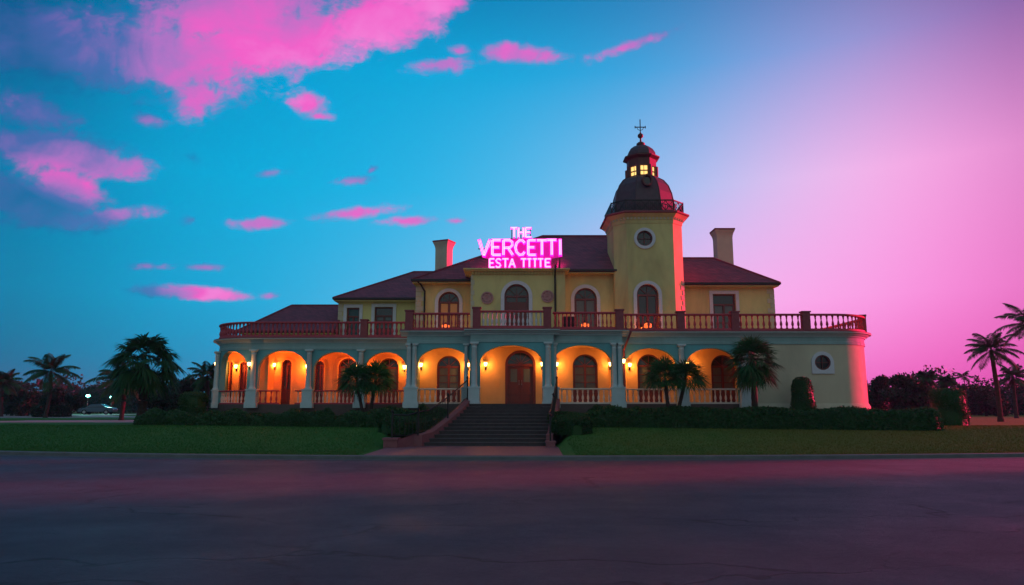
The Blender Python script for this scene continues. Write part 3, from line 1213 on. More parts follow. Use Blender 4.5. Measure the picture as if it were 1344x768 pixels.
for q in ((X(990, BWR) - .3, X(990, BWR), YR + .36, BWR - .002, ZF, ZA + .02), (XD1 - TH - .3, XD1 - TH - .012, BWD + .3, BWR - .002, ZF, ZA),
          (XC0 + .2, XC0 + .45, BWC + .302, BWB - .002, ZF, ZA), (XB0 + TH, XB0 + TH + .25, BWB + .31, BWL + .2, ZF, ZA)):
    MB().box(*q).build('porch_wall', MT['porch'], house)
# inner partition seen in the second arch of the left porch
pw = MB()
xp = X(352, 41.4)
pw.box(xp - .2, xp, 41.3, BWL - .002, ZF, ZA)
pw.build('porch_wall', MT['porch'], house)

# columns on pedestals
def column(path, s, big=1.0, ped=True, zt=ZA, shift=0.0, wide=0.0):
    n = path.normal(s)
    t = Vector((-n.y, n.x, 0))
    o = Vector(path.at(s, .002, 0))
    f = Frame(o, t, n)
    mb = MB()
    w = .13 * big
    prof = [(w * 1.25, ZF + .82), (w * 1.25, ZF + .88), (w * 1.05, ZF + .92), (w, ZF + .98), (w * .86, zt - .30), (w * .95, zt - .28), (w * .95, zt - .24), (w * .86, zt - .22), (w * .9, zt - .16), (w * 1.3, zt - .09)]
    cpt = f(0, w * .75, 0)
    mb.lathe(prof, (cpt.x, cpt.y, 0), 14)
    c = mb.build('column', MT['column'], house, smooth=True)
    k = MB()
    fbox(k, f, -w * 1.45, w * 1.45, 0, w * 2.1, zt - .09, zt - .003)
    k.build('capital', MT['column'], c)
    if ped:
        q = MB()
        W_ = .24 * big + wide
        f = Frame(o + t * shift, t, n)
        fbox(q, f, -W_, W_, 0, w * 2.0, ZF + .1, ZF + .74)
        fbox(q, f, -W_ - .05, W_ + .05, 0, w * 2.3, ZF - .2, ZF + .10)
        fbox(q, f, -W_ - .04, W_ + .04, 0, w * 2.2, ZF + .74, ZF + .82)
        q.build('pedestal', MT['column'], c)
    return c


for px_ in (332.5, 405.5, 473.5):
    column(pL, pL.s_of_x(X(px_, YL)), 1.15)
column(pL, s_front - RL * R(60), 1.15)
column(pB, pB.s_of_x(X(536.5, YB)), .95, ped=False)
column(pB, pB.s_of_x(X(543.5, YB)), .95, shift=-.13, wide=.10)
column(pB, pB.s_of_x(X(615.8, YB)) - .16, .8)
for px_ in (622.5, 719.5):
    column(pC, pC.s_of_x(X(px_, YC)), 1.1)
for px_ in (629, 713):
    pass
column(pD, pD.s_of_x(X(728.2, YD)), .8)
column(pD, pD.s_of_x(X(806.5, YD)), .95, ped=False)
column(pD, pD.s_of_x(X(814, YD)), .95, shift=-.13, wide=.10)
for px_ in (895, 977):
    column(pR, pR.s_of_x(X(px_, YR)), 1.1)

# ---- balustrades
BAL = {}


def baluster_proto(key, h, r, material):
    mb = MB()
    prof = [(r * .9, 0), (r * .9, h * .07), (r * .5, h * .10), (r * .55, h * .16), (r, h * .32), (r * .85, h * .45), (r * .42, h * .62), (r * .42, h * .74), (r * .65, h * .78), (r * .5, h * .84), (r * .8, h * .92), (r * .8, h)]
    mb.lathe(prof, (0, 0, 0), 8)
    return prof, mb


individual = [0]
rest = {}


def balustrade(path, s0, s1, z0, h, d, bmat, rmat, spacing=.28, r=.055, single=True, posts=(), postmat=None, ph=.06, base=.10, rail=.09):
    mb = MB()
    sweep(mb, path, s0, s1, [(d - .11, z0 + h - rail), (d + .11, z0 + h - rail), (d + .13, z0 + h - rail * .5), (d + .11, z0 + h), (d - .11, z0 + h)])
    sweep(mb, path, s0, s1, [(d - .10, z0), (d + .10, z0), (d + .10, z0 + base), (d - .10, z0 + base)])
    b = mb.build('balustrade', MT[rmat], house)
    for s in posts:
        q = MB()
        n = path.normal(s)
        f = Frame(Vector(path.at(s, d, z0)), Vector((-n.y, n.x, 0)), n)
        fbox(q, f, -.19, .19, -.17, .17, -.02, h + ph)
        fbox(q, f, -.23, .23, -.20, .20, h + ph, h + ph + .07)
        q.build('post', MT[postmat or rmat], b)
    hb = h - rail - base
    n_ = max(1, int((s1 - s0) / spacing))
    key = (round(hb, 2), r, bmat)
    for k in range(n_):
        s = s0 + (s1 - s0) * (k + .5) / n_
        if any(abs(s - q) < .27 for q in posts):
            continue
        p = path.at(s, d, z0 + base)
        if single and individual[0] < 100 and bmat != 'none':
            individual[0] += 1
            if key not in BAL:
                prof, m_ = baluster_proto(key, hb, r, bmat)
                o = m_.build('baluster', MT[bmat], None, smooth=True)
                BAL[key] = o
                o.parent = b
                o.location = Vector(p) - base_of(b)
            else:
                link_copy(BAL[key], 'baluster', None, (0, 0, 0)).parent = b
                o = b.children[-1] if False else None
                c = COL.objects[-1]
                c.location = Vector(p) - base_of(b)
        else:
            prof, _ = baluster_proto(key, hb, r, bmat)
            rest.setdefault(bmat, MB()).lathe(prof, p, 7)
    return b


# terrace balustrades
DZ = ZC + .085
HB = ZT - DZ
balustrade(pC, .30, pC.L - .30, DZ, HB, .05, 'white_bal', 'rail_red', .215, .062, posts=(.30, pC.L - .30), postmat='maroon', ph=.10)
balustrade(pB, .10, pB.L - .16, DZ, HB, .02, 'rail_red', 'rail_red', .19, .048, posts=(.10,), postmat='maroon')
balustrade(pD, .16, pD.L - .05, DZ, HB, .02, 'rail_red', 'rail_red', .19, .048, posts=(pD.L - .12,), postmat='maroon')
# ground floor balustrades between the columns
for path, ops in ((pB, opsB), (pD, opsD), (pR, opsR)):
    for (sc_, w, _, _, _) in ops:
        balustrade(path, sc_ - w / 2, sc_ + w / 2, ZF, .76, -.15, 'pink_bal', 'pink_bal', .24, .06, ph=0, base=.08, rail=.07)
sRp = [pR.s_of_x(X(p, YR)) for p in (896, 968, 1062)]
s_arcR = XR1 - XD1
balustrade(pR, .15, s_arcR + .2, DZ, HB, .02, 'rail_red', 'rail_red', .29, .07, posts=sRp, postmat='maroon')
balustrade(pR, s_arcR + .2, pR.L - 4, DZ, HB, .02, 'rail_red', 'rail_red', .29, .07, single=False, posts=(s_arcR + RR * R(66),), postmat='maroon')
sLp = [pL.s_of_x(X(p, YL)) for p in (476, 537)]
balustrade(pL, 3.0, pL.L - .05, DZ, HB, .02, 'rail_red', 'rail_red', .235, .085, single=False, posts=sLp, postmat='maroon')
for k, (sc_, w, _, _, _) in enumerate(opsL[1:]):
    if k == 1:
        balustrade(pL, sc_ - w / 2, sc_ - .15, ZF, .76, -.15, 'rail_red', 'rail_red', .24, .06, single=False, ph=0, base=.08, rail=.07)
        balustrade(pL, sc_ + w / 2 - .6, sc_ + w / 2, ZF, .76, -.15, 'pink_bal', 'rail_red', .24, .06, single=False, ph=0, base=.08, rail=.07)
    else:
        balustrade(pL, sc_ - w / 2, sc_ + w / 2, ZF, .76, -.15, 'pink_bal', 'rail_red', .22, .06, single=False, ph=0, base=.08, rail=.07)
for bm_name, mb in rest.items():
    o = mb.build('baluster', MT[bm_name], house, smooth=True)
    o['kind'] = 'stuff'
    o['label'] = 'balusters of the far left and far right balustrades' if bm_name == 'rail_red' else 'balusters between the columns of the left porch'

# ---- upper storey
YuB, YuC, YuD, YuR, YuL = 40.2, 38.0, 39.3, 41.0, 44.6
ZU = ZC - .06


def upper(x0, x1, Y, ztop, ops_px, material='yellow', arched=True, **kw):
    p = Path([(x0, Y), (x1, Y)])
    ops, frs = [], []
    for (a, b, yt, yb) in ops_px:
        xa, xb = at(a, yt, Y).x, at(b, yt, Y).x
        w = xb - xa
        top = Z(yt, Y)
        sill = ZU if yb is None else Z(yb, Y)
        rise = w / 2 if arched else 0
        ops.append(((xa + xb) / 2 - x0, w, sill, top - rise, rise))
        frs.append((Frame(((xa + xb) / 2, Y, sill)), w, top - rise - sill, rise))
    mb = MB()
    wall(mb, p, 0, p.L, ZU, ztop, .3, ops)
    mb.build('upper_wall', MT[material], house)
    return frs


def side(x, y0, y1, z0, z1, material='yellow', th=.3, sgn=1):
    mb = MB()
    mb.box(min(x, x - sgn * th), max(x, x - sgn * th), y0, y1, z0, z1)
    return mb.build('upper_wall', MT[material], house)


XuC0, XuC1 = at(618, 380, YuC).x, at(735, 380, YuC).x
XuC2 = at(742, 380, YuC).x
zeC = Z(355, 37.6)
for f, w, hs, rise in upper(XuC0, XuC2, YuC, zeC, [(662, 694, 373, None)]):
    window(house, f, w, hs, rise, surround=.19, panel=1.9, muntin=0, curtain=False, label='arched shuttered balcony door in a white surround under the neon sign')
side(XuC2, YuC + .302, 41, ZU, zeC - .002)
side(XuC0, YuC + .302, 41, ZU, zeC - .002, sgn=-1)
# pilaster strip at the right corner of the centre block
ps = MB()
ps.box(at(730.5, 380, YuC).x, XuC2 - .02, YuC - .07, YuC - .002, ZU, zeC - .003)
ps.build('pilaster', MT['yellow'], house)
# flat cornice with dentils on the centre block
cc_ = MB()
xa, xb = at(608, 352, 37.6).x, at(748, 352, 37.6).x
cc_.prism([(xa, 37.55), (xb, 37.55), (xb, 41.5), (xa, 41.5)], zeC + .06, zeC + .12)
cc_.prism([(xa + .12, 37.67), (xb - .12, 37.67), (xb - .12, 41.4), (xa + .12, 41.4)], zeC, zeC + .058)
n_ = 30
for k in range(n_):
    xx = XuC0 + .1 + (XuC2 - XuC0 - .2) * k / (n_ - 1)
    cc_.box(xx - .05, xx + .05, YuC - .16, YuC - .002, zeC - .14, zeC - .002)
cc_.build('cornice', MT['yellow'], house)
# medallions
for px_, py_ in ((639.5, 391), (718.5, 389)):
    c = at(px_, py_, YuC - .02)
    f = Frame(c)
    md = MB()
    n_ = 28
    for (r0, r1, d1) in ((.27, .335, .07), (.14, .20, .055)):
        o_ = [(r1 * math.cos(2 * PI * k / n_), r1 * math.sin(2 * PI * k / n_)) for k in range(n_ + 1)]
        i_ = [(r0 * math.cos(2 * PI * k / n_), r0 * math.sin(2 * PI * k / n_)) for k in range(n_ + 1)]
        ring(md, f, o_, i_, -.02, d1)
    plate(md, f, [(.28 * math.cos(2 * PI * k / n_), .28 * math.sin(2 * PI * k / n_)) for k in range(n_)], -.018, .02)
    for k in range(8):
        a = 2 * PI * k / 8
        q = f(.235 * math.cos(a), .03, .235 * math.sin(a))
        md.add(*((lambda c_, r_: ([(c_.x + r_ * x_, c_.y + r_ * y_, c_.z + r_ * z_) for x_, y_, z_ in ((1, 0, 0), (-1, 0, 0), (0, 0, 1), (0, 0, -1), (0, -1, 0))], [(0, 2, 4), (2, 1, 4), (1, 3, 4), (3, 0, 4)]))(q, .045)))
    md.lathe([(.0, -.01), (.06, 0), (.0, .01)], (c.x, c.y - .05, c.z), 8)
    md.build('medallion', mat('terracotta_relief', (.52, .27, .26), (.42, .20, .20), 12, .8, .3, 40) if 'medal' not in MT else MT['medal'], house)

XuB0 = at(546, 390, YuB).x
zeB = Z(369, 39.6)
for f, w, hs, rise in upper(XuB0, XuC0 + .25, YuB, zeB + .3, [(575.5, 603, 383, None)]):
    window(house, f, w, hs, rise, surround=.19, muntin=2, label='arched balcony door with warm light behind its lower panes', curt=mat('lit_curtain', (.4, .25, .12), emit=(1, .30, .06), estr=.07))
zeD = Z(355, 38.7)
for f, w, hs, rise in upper(XuC2 - .25, 6.3, YuD, zeD + .2, [(753.5, 783, 378, None)]):
    window(house, f, w, hs, rise, surround=.19, muntin=0)
XuR1 = at(1016, 390, YuR).x
zeR = Z(373, 40.4)
for f, w, hs, rise in upper(8.0, XuR1, YuR, zeR + .2, [(935, 965, 386, None)], arched=False):
    window(house, f, w, hs, rise, surround=.19, muntin=1, label='tall rectangular balcony door in a white surround right of the tower')
side(XuR1, YuR + .302, 47, ZU, zeR + .1)
side(XuB0, YuB + .302, 48, ZU, zeB + .1, sgn=-1)
XuL0 = at(444, 410, YuL).x
zeL = Z(393, 44.0)
frs = upper(XuL0, XuB0 + .25, YuL, zeL + .2, [(455.5, 472, 404, None), (492, 516, 403, None)], arched=False)
for k, (f, w, hs, rise) in enumerate(frs):
    window(house, f, w, hs, rise, surround=.2, muntin=0 if k == 0 else 2, panel=0 if k == 0 else 1.2, label=('narrow teal shuttered balcony door at the left end' if k == 0 else 'wide brown balcony door next to the narrow teal one'), glass=mat('teal_shutter', (.03, .10, .11), (.025, .085, .095), 6, .5, sc=(1, 1, 12)) if k == 0 else None, curtain=(k != 0))
side(XuL0, YuL + .302, 51, ZU, zeL + .1, sgn=-1)

# quoins: cut stone blocks on the corners
def quoins(x, Y, z0, z1, w=.42, sgn=1):
    mb = MB()
    z = z0
    k = 0
    while z < z1 - .1:
        ww = w if k % 2 == 0 else w * .62
        mb.box(min(x, x + sgn * ww), max(x, x + sgn * ww), Y - .035, Y - .002, z + .012, min(z + .28, z1) - .012)
        z += .28
        k += 1
    return mb.build('quoins', MT['beige'], house)


quoins(XuB0 - .01, YuB, ZU, zeB - .2, .5, 1)
quoins(XuR1 + .01, YuR, ZU, zeR - .2, .42, -1)
quoins(XuL0 - .01, YuL, ZU, zeL - .2, .42, 1)
quoins(XuC0 - .005, YuC, ZU, zeC - .15, .2, 1)

# roofs
def hip(x0, x1, y0, y1, ze, zr, ra, rb, yr, name='roof', th=.13):
    """hip roof: eave rectangle, ridge from x = ra to x = rb at y = yr"""
    mb = MB()
    e = [(x0, y0, ze), (x1, y0, ze), (x1, y1, ze), (x0, y1, ze)]
    t = [(a, b, c - th) for a, b, c in e]
    rd = [(ra, yr, zr), (rb, yr, zr)]
    mb.add(e + t + rd, [(0, 1, 9, 8), (1, 2, 9), (2, 3, 8, 9), (3, 0, 8), (0, 4, 5, 1), (1, 5, 6, 2), (2, 6, 7, 3), (3, 7, 4, 0), (4, 7, 6, 5)])
    # ridge and hip caps
    for p, q in ((rd[0], rd[1]), (e[0], rd[0]), (e[1], rd[1]), (e[3], rd[0]), (e[2], rd[1])):
        if (Vector(p) - Vector(q)).length > .1:
            mb.tube([Vector(p) + Vector((0, 0, .0)), Vector(q) + Vector((0, 0, .0))], .075, 6)
    o = mb.build(name, MT['roof'], house)
    g = MB()
    g.bar((x0 - .02, y0 - .05, ze - .05), (x1 + .02, y0 - .05, ze - .05), .10, .11)
    g.build('gutter', MT['iron'], o)
    so_ = MB()
    so_.prism([(x0 + .05, y0 + .05), (x1 - .05, y0 + .05), (x1 - .05, y1 - .05), (x0 + .05, y1 - .05)], ze - th - .06, ze - th - .003)
    so_.build('soffit', MT['yellow'], o)
    return o


zRidge = Z(310, 44)
roofB = hip(at(540, 369, 39.6).x, 8.4, 39.6, 48.6, zeB + .1, zRidge, at(712, 311, 44).x, 7.6, 44)
roofD = hip(XuC2 - .35, 8.6, 38.7, 47.5, zeD + .05, zRidge - .05, XuC2 + .2, 7.6, 44)
xrr = at(1024, 374, 40.4).x
roofR = hip(6.6, xrr, 40.4, 47.6, zeR + .08, Z(339, 44), 7.6, at(936, 339, 44).x, 44)
roofL = hip(at(437, 393, 44).x, -3.5, 44.0, 53.0, zeL + .1, Z(357, 48.5), at(543, 357, 48.5).x, -3.6, 48.5)
roofA = hip(at(312, 428, 43.2).x, XuL0 + .1, 43.2, 50.5, 6.3, Z(401, 46.9), at(383, 401, 46.9).x, XuL0 - .02, 46.9)
sa = MB()
sa.box(at(312, 428, 43.2).x + .5, XuL0, 43.8, 50, ZU, 6.2)
sa.build('upper_wall', MT['yellow'], house)


def chimney(roof, px0, px1, ytop, Y, zb, turn=0.0):
    x0, x1 = at(px0, ytop + 25, Y).x, at(px1, ytop + 25, Y).x
    zt = Z(ytop, Y)
    yy0, yy1 = Y, Y + .95
    mb = MB()
    def rect(g, z):
        cx, cy = (x0 + x1) / 2, (yy0 + yy1) / 2
        ca, sa = math.cos(R(turn)), math.sin(R(turn))
        hx, hy = (x1 - x0) / 2 * (.86 if turn else 1) + g, (yy1 - yy0) / 2 * (.86 if turn else 1) + g
        return [(cx + x * ca - y * sa, cy + x * sa + y * ca, z) for x, y in ((-hx, -hy), (hx, -hy), (hx, hy), (-hx, hy))]
    mb.loft([rect(.0, zb), rect(.0, zt - .62), rect(.02, zt - .46), rect(.06, zt - .32), rect(.13, zt - .16), rect(.13, zt - .10)])
    c = mb.build('chimney', MT['chimney'], roof)
    k = MB()
    k.loft([rect(.16, zt - .098), rect(.16, zt), rect(.06, zt)])
    k.build('cap', MT['maroon'], c) if False else k.build('chimney', MT['maroon'], roof)
    return c


chimney(roofL, 571.5, 592, 315, 49.6, 8.5, -24)
chimney(roofR, 941.5, 962, 300, 46.0, 8.5)

# drainpipes
for pts in ([(-5.0 + .0, 39.75, zeB - .02)],):
    pass
xd = at(557.5, 380, YuB - .1).x
dp = MB()
dp.tube([(xd - .35, 39.62, zeB - .02), (xd - .2, 39.75, zeB - .14), (xd, YuB - .09, zeB - .5), (xd, YuB - .09, ZU)], .05, 8)
dp.build('drainpipe', MT['iron'], house)
xd = at(728.5, 380, YuC - .1).x
dp = MB()
dp.tube([(xd, 37.5, zeC + .30), (xd, 37.5, zeC + .0), (xd, YuC - .14, zeC - .3), (xd, YuC - .14, ZU)], .05, 8)
dp.build('drainpipe', MT['iron'], house)
xd = XD1 + .16
dp = MB()
dp.tube([(xd + .25, YD - .3, ZC - .02), (xd + .1, YD - .1, ZC - .45), (xd, YR - .09, ZA - .3), (xd, YR - .09, ZF + .8)], .055, 8)
dp.build('drainpipe', MT['maroon'], house)

# ---- tower
TX, TY = at(846, 360, 40).x, 40.0
A, B_ = 1.90, 1.27


def cpoly(a, b, z):
    return [(TX + x * 1.0, TY + y, z) for x, y in ((-b, -a), (b, -a), (a, -b), (a, b), (b, a), (-b, a), (-a, b), (-a, -b))]


yf = TY - A
zt1 = Z(286, yf)
tw = MB()
# front face is a wall with openings, the other faces plain
pF = Path([(TX - B_, yf), (TX + B_, yf)])
wx0, wx1 = at(835.5, 380, yf).x, at(864, 380, yf).x
ww = wx1 - wx0
wt = Z(373, yf)
oc = at(846, 313, yf)
wall(tw, pF, 0, pF.L, ZU, Z(335, yf), .3, [((wx0 + wx1) / 2 - pF.p[0].x, ww, ZU, wt - ww / 2, ww / 2)])
rad = .43
# upper front with a round opening: two half arches
zq = Z(335, yf)
sc0 = oc.x - pF.p[0].x
for k in range(24):
    pass
n_ = 40
ro = []
half = B_
for k in range(n_):
    a = 2 * PI * k / n_
    ca, sa_ = math.cos(a), math.sin(a)
    tx_ = (half - (oc.x - TX)) / ca if ca > 1e-6 else ((-half - (oc.x - TX)) / ca if ca < -1e-6 else 1e9)
    tz_ = (zt1 - oc.z) / sa_ if sa_ > 1e-6 else ((zq - oc.z) / sa_ if sa_ < -1e-6 else 1e9)
    t_ = min(tx_, tz_)
    ro.append((t_ * ca, t_ * sa_))
# add the exact corners by snapping the nearest ray
for cx_, cz_ in ((half - (oc.x - TX), zt1 - oc.z), (-half - (oc.x - TX), zt1 - oc.z), (half - (oc.x - TX), zq - oc.z), (-half - (oc.x - TX), zq - oc.z)):
    j = min(range(n_), key=lambda i: (ro[i][0] - cx_) ** 2 + (ro[i][1] - cz_) ** 2)
    ro[j] = (cx_, cz_)
ci = [(rad * math.cos(2 * PI * k / n_), rad * math.sin(2 * PI * k / n_)) for k in range(n_)]
ring(tw, Frame((oc.x, yf, oc.z)), ro + ro[:1], ci + ci[:1], -.3, 0)
lo, hi = cpoly(A, B_, ZU), cpoly(A, B_, zt1)
for i in range(1, 8):
    j = (i + 1) % 8
    tw.add([lo[i], lo[j], hi[j], hi[i]], [(0, 1, 2, 3)])
tower = tw.build('tower', MT['yellow'], house)
tower['label'] = 'chamfered square clock style tower shaft with one round and one arched window'
tower['label'] = 'square yellow tower with chamfered corners under a slate dome'
f = Frame(((wx0 + wx1) / 2, yf, ZU))
window(tower, f, ww, wt - ww / 2 - ZU, ww / 2, surround=None, muntin=1, curtain=False)
s = MB()
ring(s, f, outline(ww + .36, wt - ww / 2 - ZU, ww / 2 + .18), outline(ww, wt - ww / 2 - ZU, ww / 2), .002, .07)
s.build('surround', MT['trim'], tower)
s = MB()
fo_ = Frame((oc.x, yf, oc.z))
c2_ = [(p * 1.36, q * 1.36) for p, q in ci]
ring(s, fo_, c2_ + c2_[:1], ci + ci[:1], .002, .08)
s.build('surround', MT['trim'], tower)
s = MB()
plate(s, fo_, ci, -.2, -.15)
s.build('pane', MT['glass'], tower)
s = MB()
s.bar(fo_(-rad, -.12, 0), fo_(rad, -.12, 0), .04, .04)
s.bar(fo_(0, -.12, -rad), fo_(0, -.12, rad), .04, .04)
c3_ = [(p * .86, q * .86) for p, q in ci]
ring(s, fo_, ci + ci[:1], c3_ + c3_[:1], -.14, -.06)
s.build('frame', MT['wood'], tower)
# quoin edges on the right chamfer
qm = MB()
z = ZU + .1
k = 0
cv = Vector((A - B_, A - B_, 0)).normalized()
while z < Z(372, yf):
    L_ = .34 if k % 2 else .2
    p0 = Vector((TX + A, TY - B_, z))
    p1 = p0 - cv * L_
    nn = Vector((1, -1, 0)).normalized() * .03
    qm.add([p0 + nn, p1 + nn, p1 + nn + Vector((0, 0, .24)), p0 + nn + Vector((0, 0, .24)), p0, p1, p1 + Vector((0, 0, .24)), p0 + Vector((0, 0, .24))],
           [(0, 1, 2, 3), (0, 3, 7, 4), (1, 5, 6, 2), (3, 2, 6, 7), (0, 4, 5, 1)])
    z += .28
    k += 1
qm.build('quoins', MT['beige'], tower)
# moulded head and gallery
zg = Z(279, yf - .3)
cm = MB()
cm.loft([cpoly(A + .03, B_ + .012, zt1 - .30), cpoly(A + .06, B_ + .025, zt1 - .12), cpoly(A + .10, B_ + .04, zt1 - .02)])
cm.loft([cpoly(A + .08, B_ + .035, zt1 - .018), cpoly(A + .22, B_ + .09, zt1 + .10), cpoly(A + .33, B_ + .135, zt1 + .19)])
cm.build('cornice', MT['yellow'], tower)
cm = MB()
cm.loft([cpoly(A + .36, B_ + .15, zt1 + .193), cpoly(A + .42, B_ + .17, zt1 + .23), cpoly(A + .40, B_ + .16, zt1 + .31), cpoly(A + .2, B_ + .08, zt1 + .34)])
cm.build('eaves_board', MT['maroon'], tower)
zgal = zt1 + .34
dn = MB()
for i in range(8):
    p, q = Vector(cpoly(A + .07, B_ + .03, 0)[i]), Vector(cpoly(A + .07, B_ + .03, 0)[(i + 1) % 8])
    m_ = int((q - p).length / .2)
    for k in range(m_):
        c = p.lerp(q, (k + .5) / m_)
        dn.box(c.x - .05, c.x + .05, c.y - .05, c.y + .05, zt1 - .10, zt1 + .03)
dn.build('dentils', MT['beige'], tower)
gr = MB()
hg = Z(262, yf - .2) - zgal
ra_, rb_ = A + .10, B_ + .04
for zz, tk in ((zgal + .06, .045), (zgal + hg, .06)):
    pp = cpoly(ra_, rb_, zz)
    for i in range(8):
        gr.bar(pp[i], pp[(i + 1) % 8], tk, tk)
pp = [Vector(p) for p in cpoly(ra_, rb_, 0)]
for i in range(8):
    p, q = pp[i], pp[(i + 1) % 8]
    gr.bar((p.x, p.y, zgal), (p.x, p.y, zgal + hg + .05), .06, .06)
    m_ = int((q - p).length / .11)
    for k in range(1, m_):
        c = p.lerp(q, k / m_)
        gr.bar((c.x, c.y, zgal + .06), (c.x, c.y, zgal + hg), .025, .025)
    m2 = max(2, int((q - p).length / .4))
    for k in range(m2):
        a_, b2 = p.lerp(q, k / m2), p.lerp(q, (k + 1) / m2)
        for z0_, z1_ in ((zgal + .08, zgal + hg - .03), (zgal + hg - .03, zgal + .08)):
            gr.bar((a_.x, a_.y, z0_), (b2.x, b2.y, z1_), .03, .03)
gr.build('gallery_railing', MT['iron'], tower)


def octo(r, z):
    return [(TX + r * math.cos(R(22.5 + 45 * k)), TY + r * math.sin(R(22.5 + 45 * k)), z) for k in range(8)]


zd = lambda py: Z(py, TY)
k_ = 1 / math.cos(R(22.5))
dm = MB()
zb0 = zgal - .01
zc0 = zd(236)
Hd = zc0 - zb0
dm.loft([octo(1.72 * k_, zb0), octo(1.72 * k_, zb0 + .10 * Hd), octo(1.66 * k_, zb0 + .34 * Hd), octo(1.56 * k_, zb0 + .58 * Hd), octo(1.40 * k_, zb0 + .78 * Hd), octo(1.16 * k_, zb0 + .92 * Hd), octo(.86 * k_, zc0), octo(.8 * k_, zc0 + .05)])
dome = dm.build('dome', MT['slate'], tower)
# hip rolls on the dome
hr = MB()
for k in range(8):
    pts = []
    for r_, z_ in ((1.72, zb0), (1.72, zb0 + .10 * Hd), (1.66, zb0 + .34 * Hd), (1.56, zb0 + .58 * Hd), (1.40, zb0 + .78 * Hd), (1.16, zb0 + .92 * Hd), (.88, zc0)):
        pts.append(octo(r_ * k_, z_)[k])
    hr.tube(pts, .035, 5)
hr.build('hip_roll', MT['slate'], tower)
# round dormer in the dome
dz0 = zd(248)
yd0 = TY - 1.62
dmr = MB()
fo2 = Frame((TX, yd0 - .02, dz0))
o_ = [(.30 * math.cos(2 * PI * k / 24), .34 * math.sin(2 * PI * k / 24)) for k in range(25)]
i_ = [(.21 * math.cos(2 * PI * k / 24), .25 * math.sin(2 * PI * k / 24)) for k in range(25)]
ring(dmr, fo2, o_, i_, -.6, .1)
dmr.build('dormer', MT['cupola'], tower)
dmr = MB()
plate(dmr, fo2, i_[:-1], -.12, -.06)
dmr.build('pane', MT['glass'], tower)
# cupola: eight posts, lit panes, eaves, little dome, finial and cross
zc1, zw0, zw1, zc2 = zc0 + .02, zd(235), zd(222), zd(210)
cu = MB()
rc = .80
cu.loft([octo(rc * 1.06 * k_, zc1), octo(rc * 1.06 * k_, zw0 - .0), octo(rc * 1.0 * k_, zw0 + .02)])
cu.loft([octo(rc * k_, zw1 - .02), octo(rc * k_, zc2 - .12), octo(rc * 1.04 * k_, zc2 - .10), octo(1.0 * k_, zc2), octo(1.0 * k_, zc2 + .07), octo(.8 * k_, zc2 + .10)])
for k in range(8):
    p = octo(rc * k_, 0)[k]
    cu.tube([(p[0] * .97 + TX * .03, p[1] * .97 + TY * .03, zw0), (p[0] * .97 + TX * .03, p[1] * .97 + TY * .03, zw1)], .13, 6)
cupola = cu.build('cupola', MT['cupola'], tower)
pn = MB()
pa = octo(.70 * k_, zw0 + .01)
pb = octo(.70 * k_, zw1 - .01)
for k in range(8):
    j = (k + 1) % 8
    pn.add([pa[k], pa[j], pb[j], pb[k]], [(0, 1, 2, 3)])
pn.build('lit_pane', MT['cupola_lit'], tower)
gl = MB()
for k in range(8):
    j = (k + 1) % 8
    a_, b2 = Vector(octo(.73 * k_, 0)[k]), Vector(octo(.73 * k_, 0)[j])
    m_ = a_.lerp(b2, .5)
    gl.bar((m_.x, m_.y, zw0), (m_.x, m_.y, zw1), .03, .03)
    zz = zw0 + .28
    gl.bar((a_.x, a_.y, zz), (b2.x, b2.y, zz), .04, .06)
gl.build('glazing_bar', MT['cupola'], tower)
sd_ = MB()
z0_ = zc2 + .08
Hs = zd(191) - z0_
sd_.loft([octo(.76 * k_, z0_), octo(.80 * k_, z0_ + .12 * Hs), octo(.76 * k_, z0_ + .36 * Hs), octo(.64 * k_, z0_ + .62 * Hs), octo(.44 * k_, z0_ + .84 * Hs), octo(.16 * k_, z0_ + Hs)])
sd_.build('small_dome', MT['slate'], tower)
fn = MB()
zf0 = zd(193)
fn.lathe([(.10, 0), (.20, .03), (.25, .10), (.25, .2), (.16, .27), (.06, .32), (.045, .5), (.06, .53), (.15, .60), (.17, .68), (.14, .77), (.05, .84), (.035, .9)], (TX, TY, zf0), 12)
fn.build('finial', MT['cupola'], tower, smooth=True)
cr_ = MB()
zx0, zx1 = zf0 + .88, zd(157)
cr_.bar((TX, TY, zx0), (TX, TY, zx1), .05, .05)
zxx = zd(167)
cr_.bar((TX - .32, TY, zxx), (TX + .32, TY, zxx), .045, .045)
for sx in (-1, 1):
    cr_.bar((TX + sx * .30, TY, zxx - .07), (TX + sx * .30, TY, zxx + .07), .05, .04)
    cr_.tube([(TX + sx * .04, TY, zxx - .2), (TX + sx * .14, TY, zxx - .14), (TX + sx * .2, TY, zxx - .02)], .018, 5)
cr_.build('cross', MT['iron'], tower)

# ------------------------------------------------------------------ neon sign
YS = 37.75
zsb = zeC + .12
sc_c = at(683, 352, YS)
sign = empty('neon_sign', (sc_c.x, YS, zsb), 'glowing pink neon roof sign in three lines of capital letters', 'sign')


def sgn_at(cx, cy):
    return at(615 + cx / 9.6, 290 + cy / 9.6, YS)


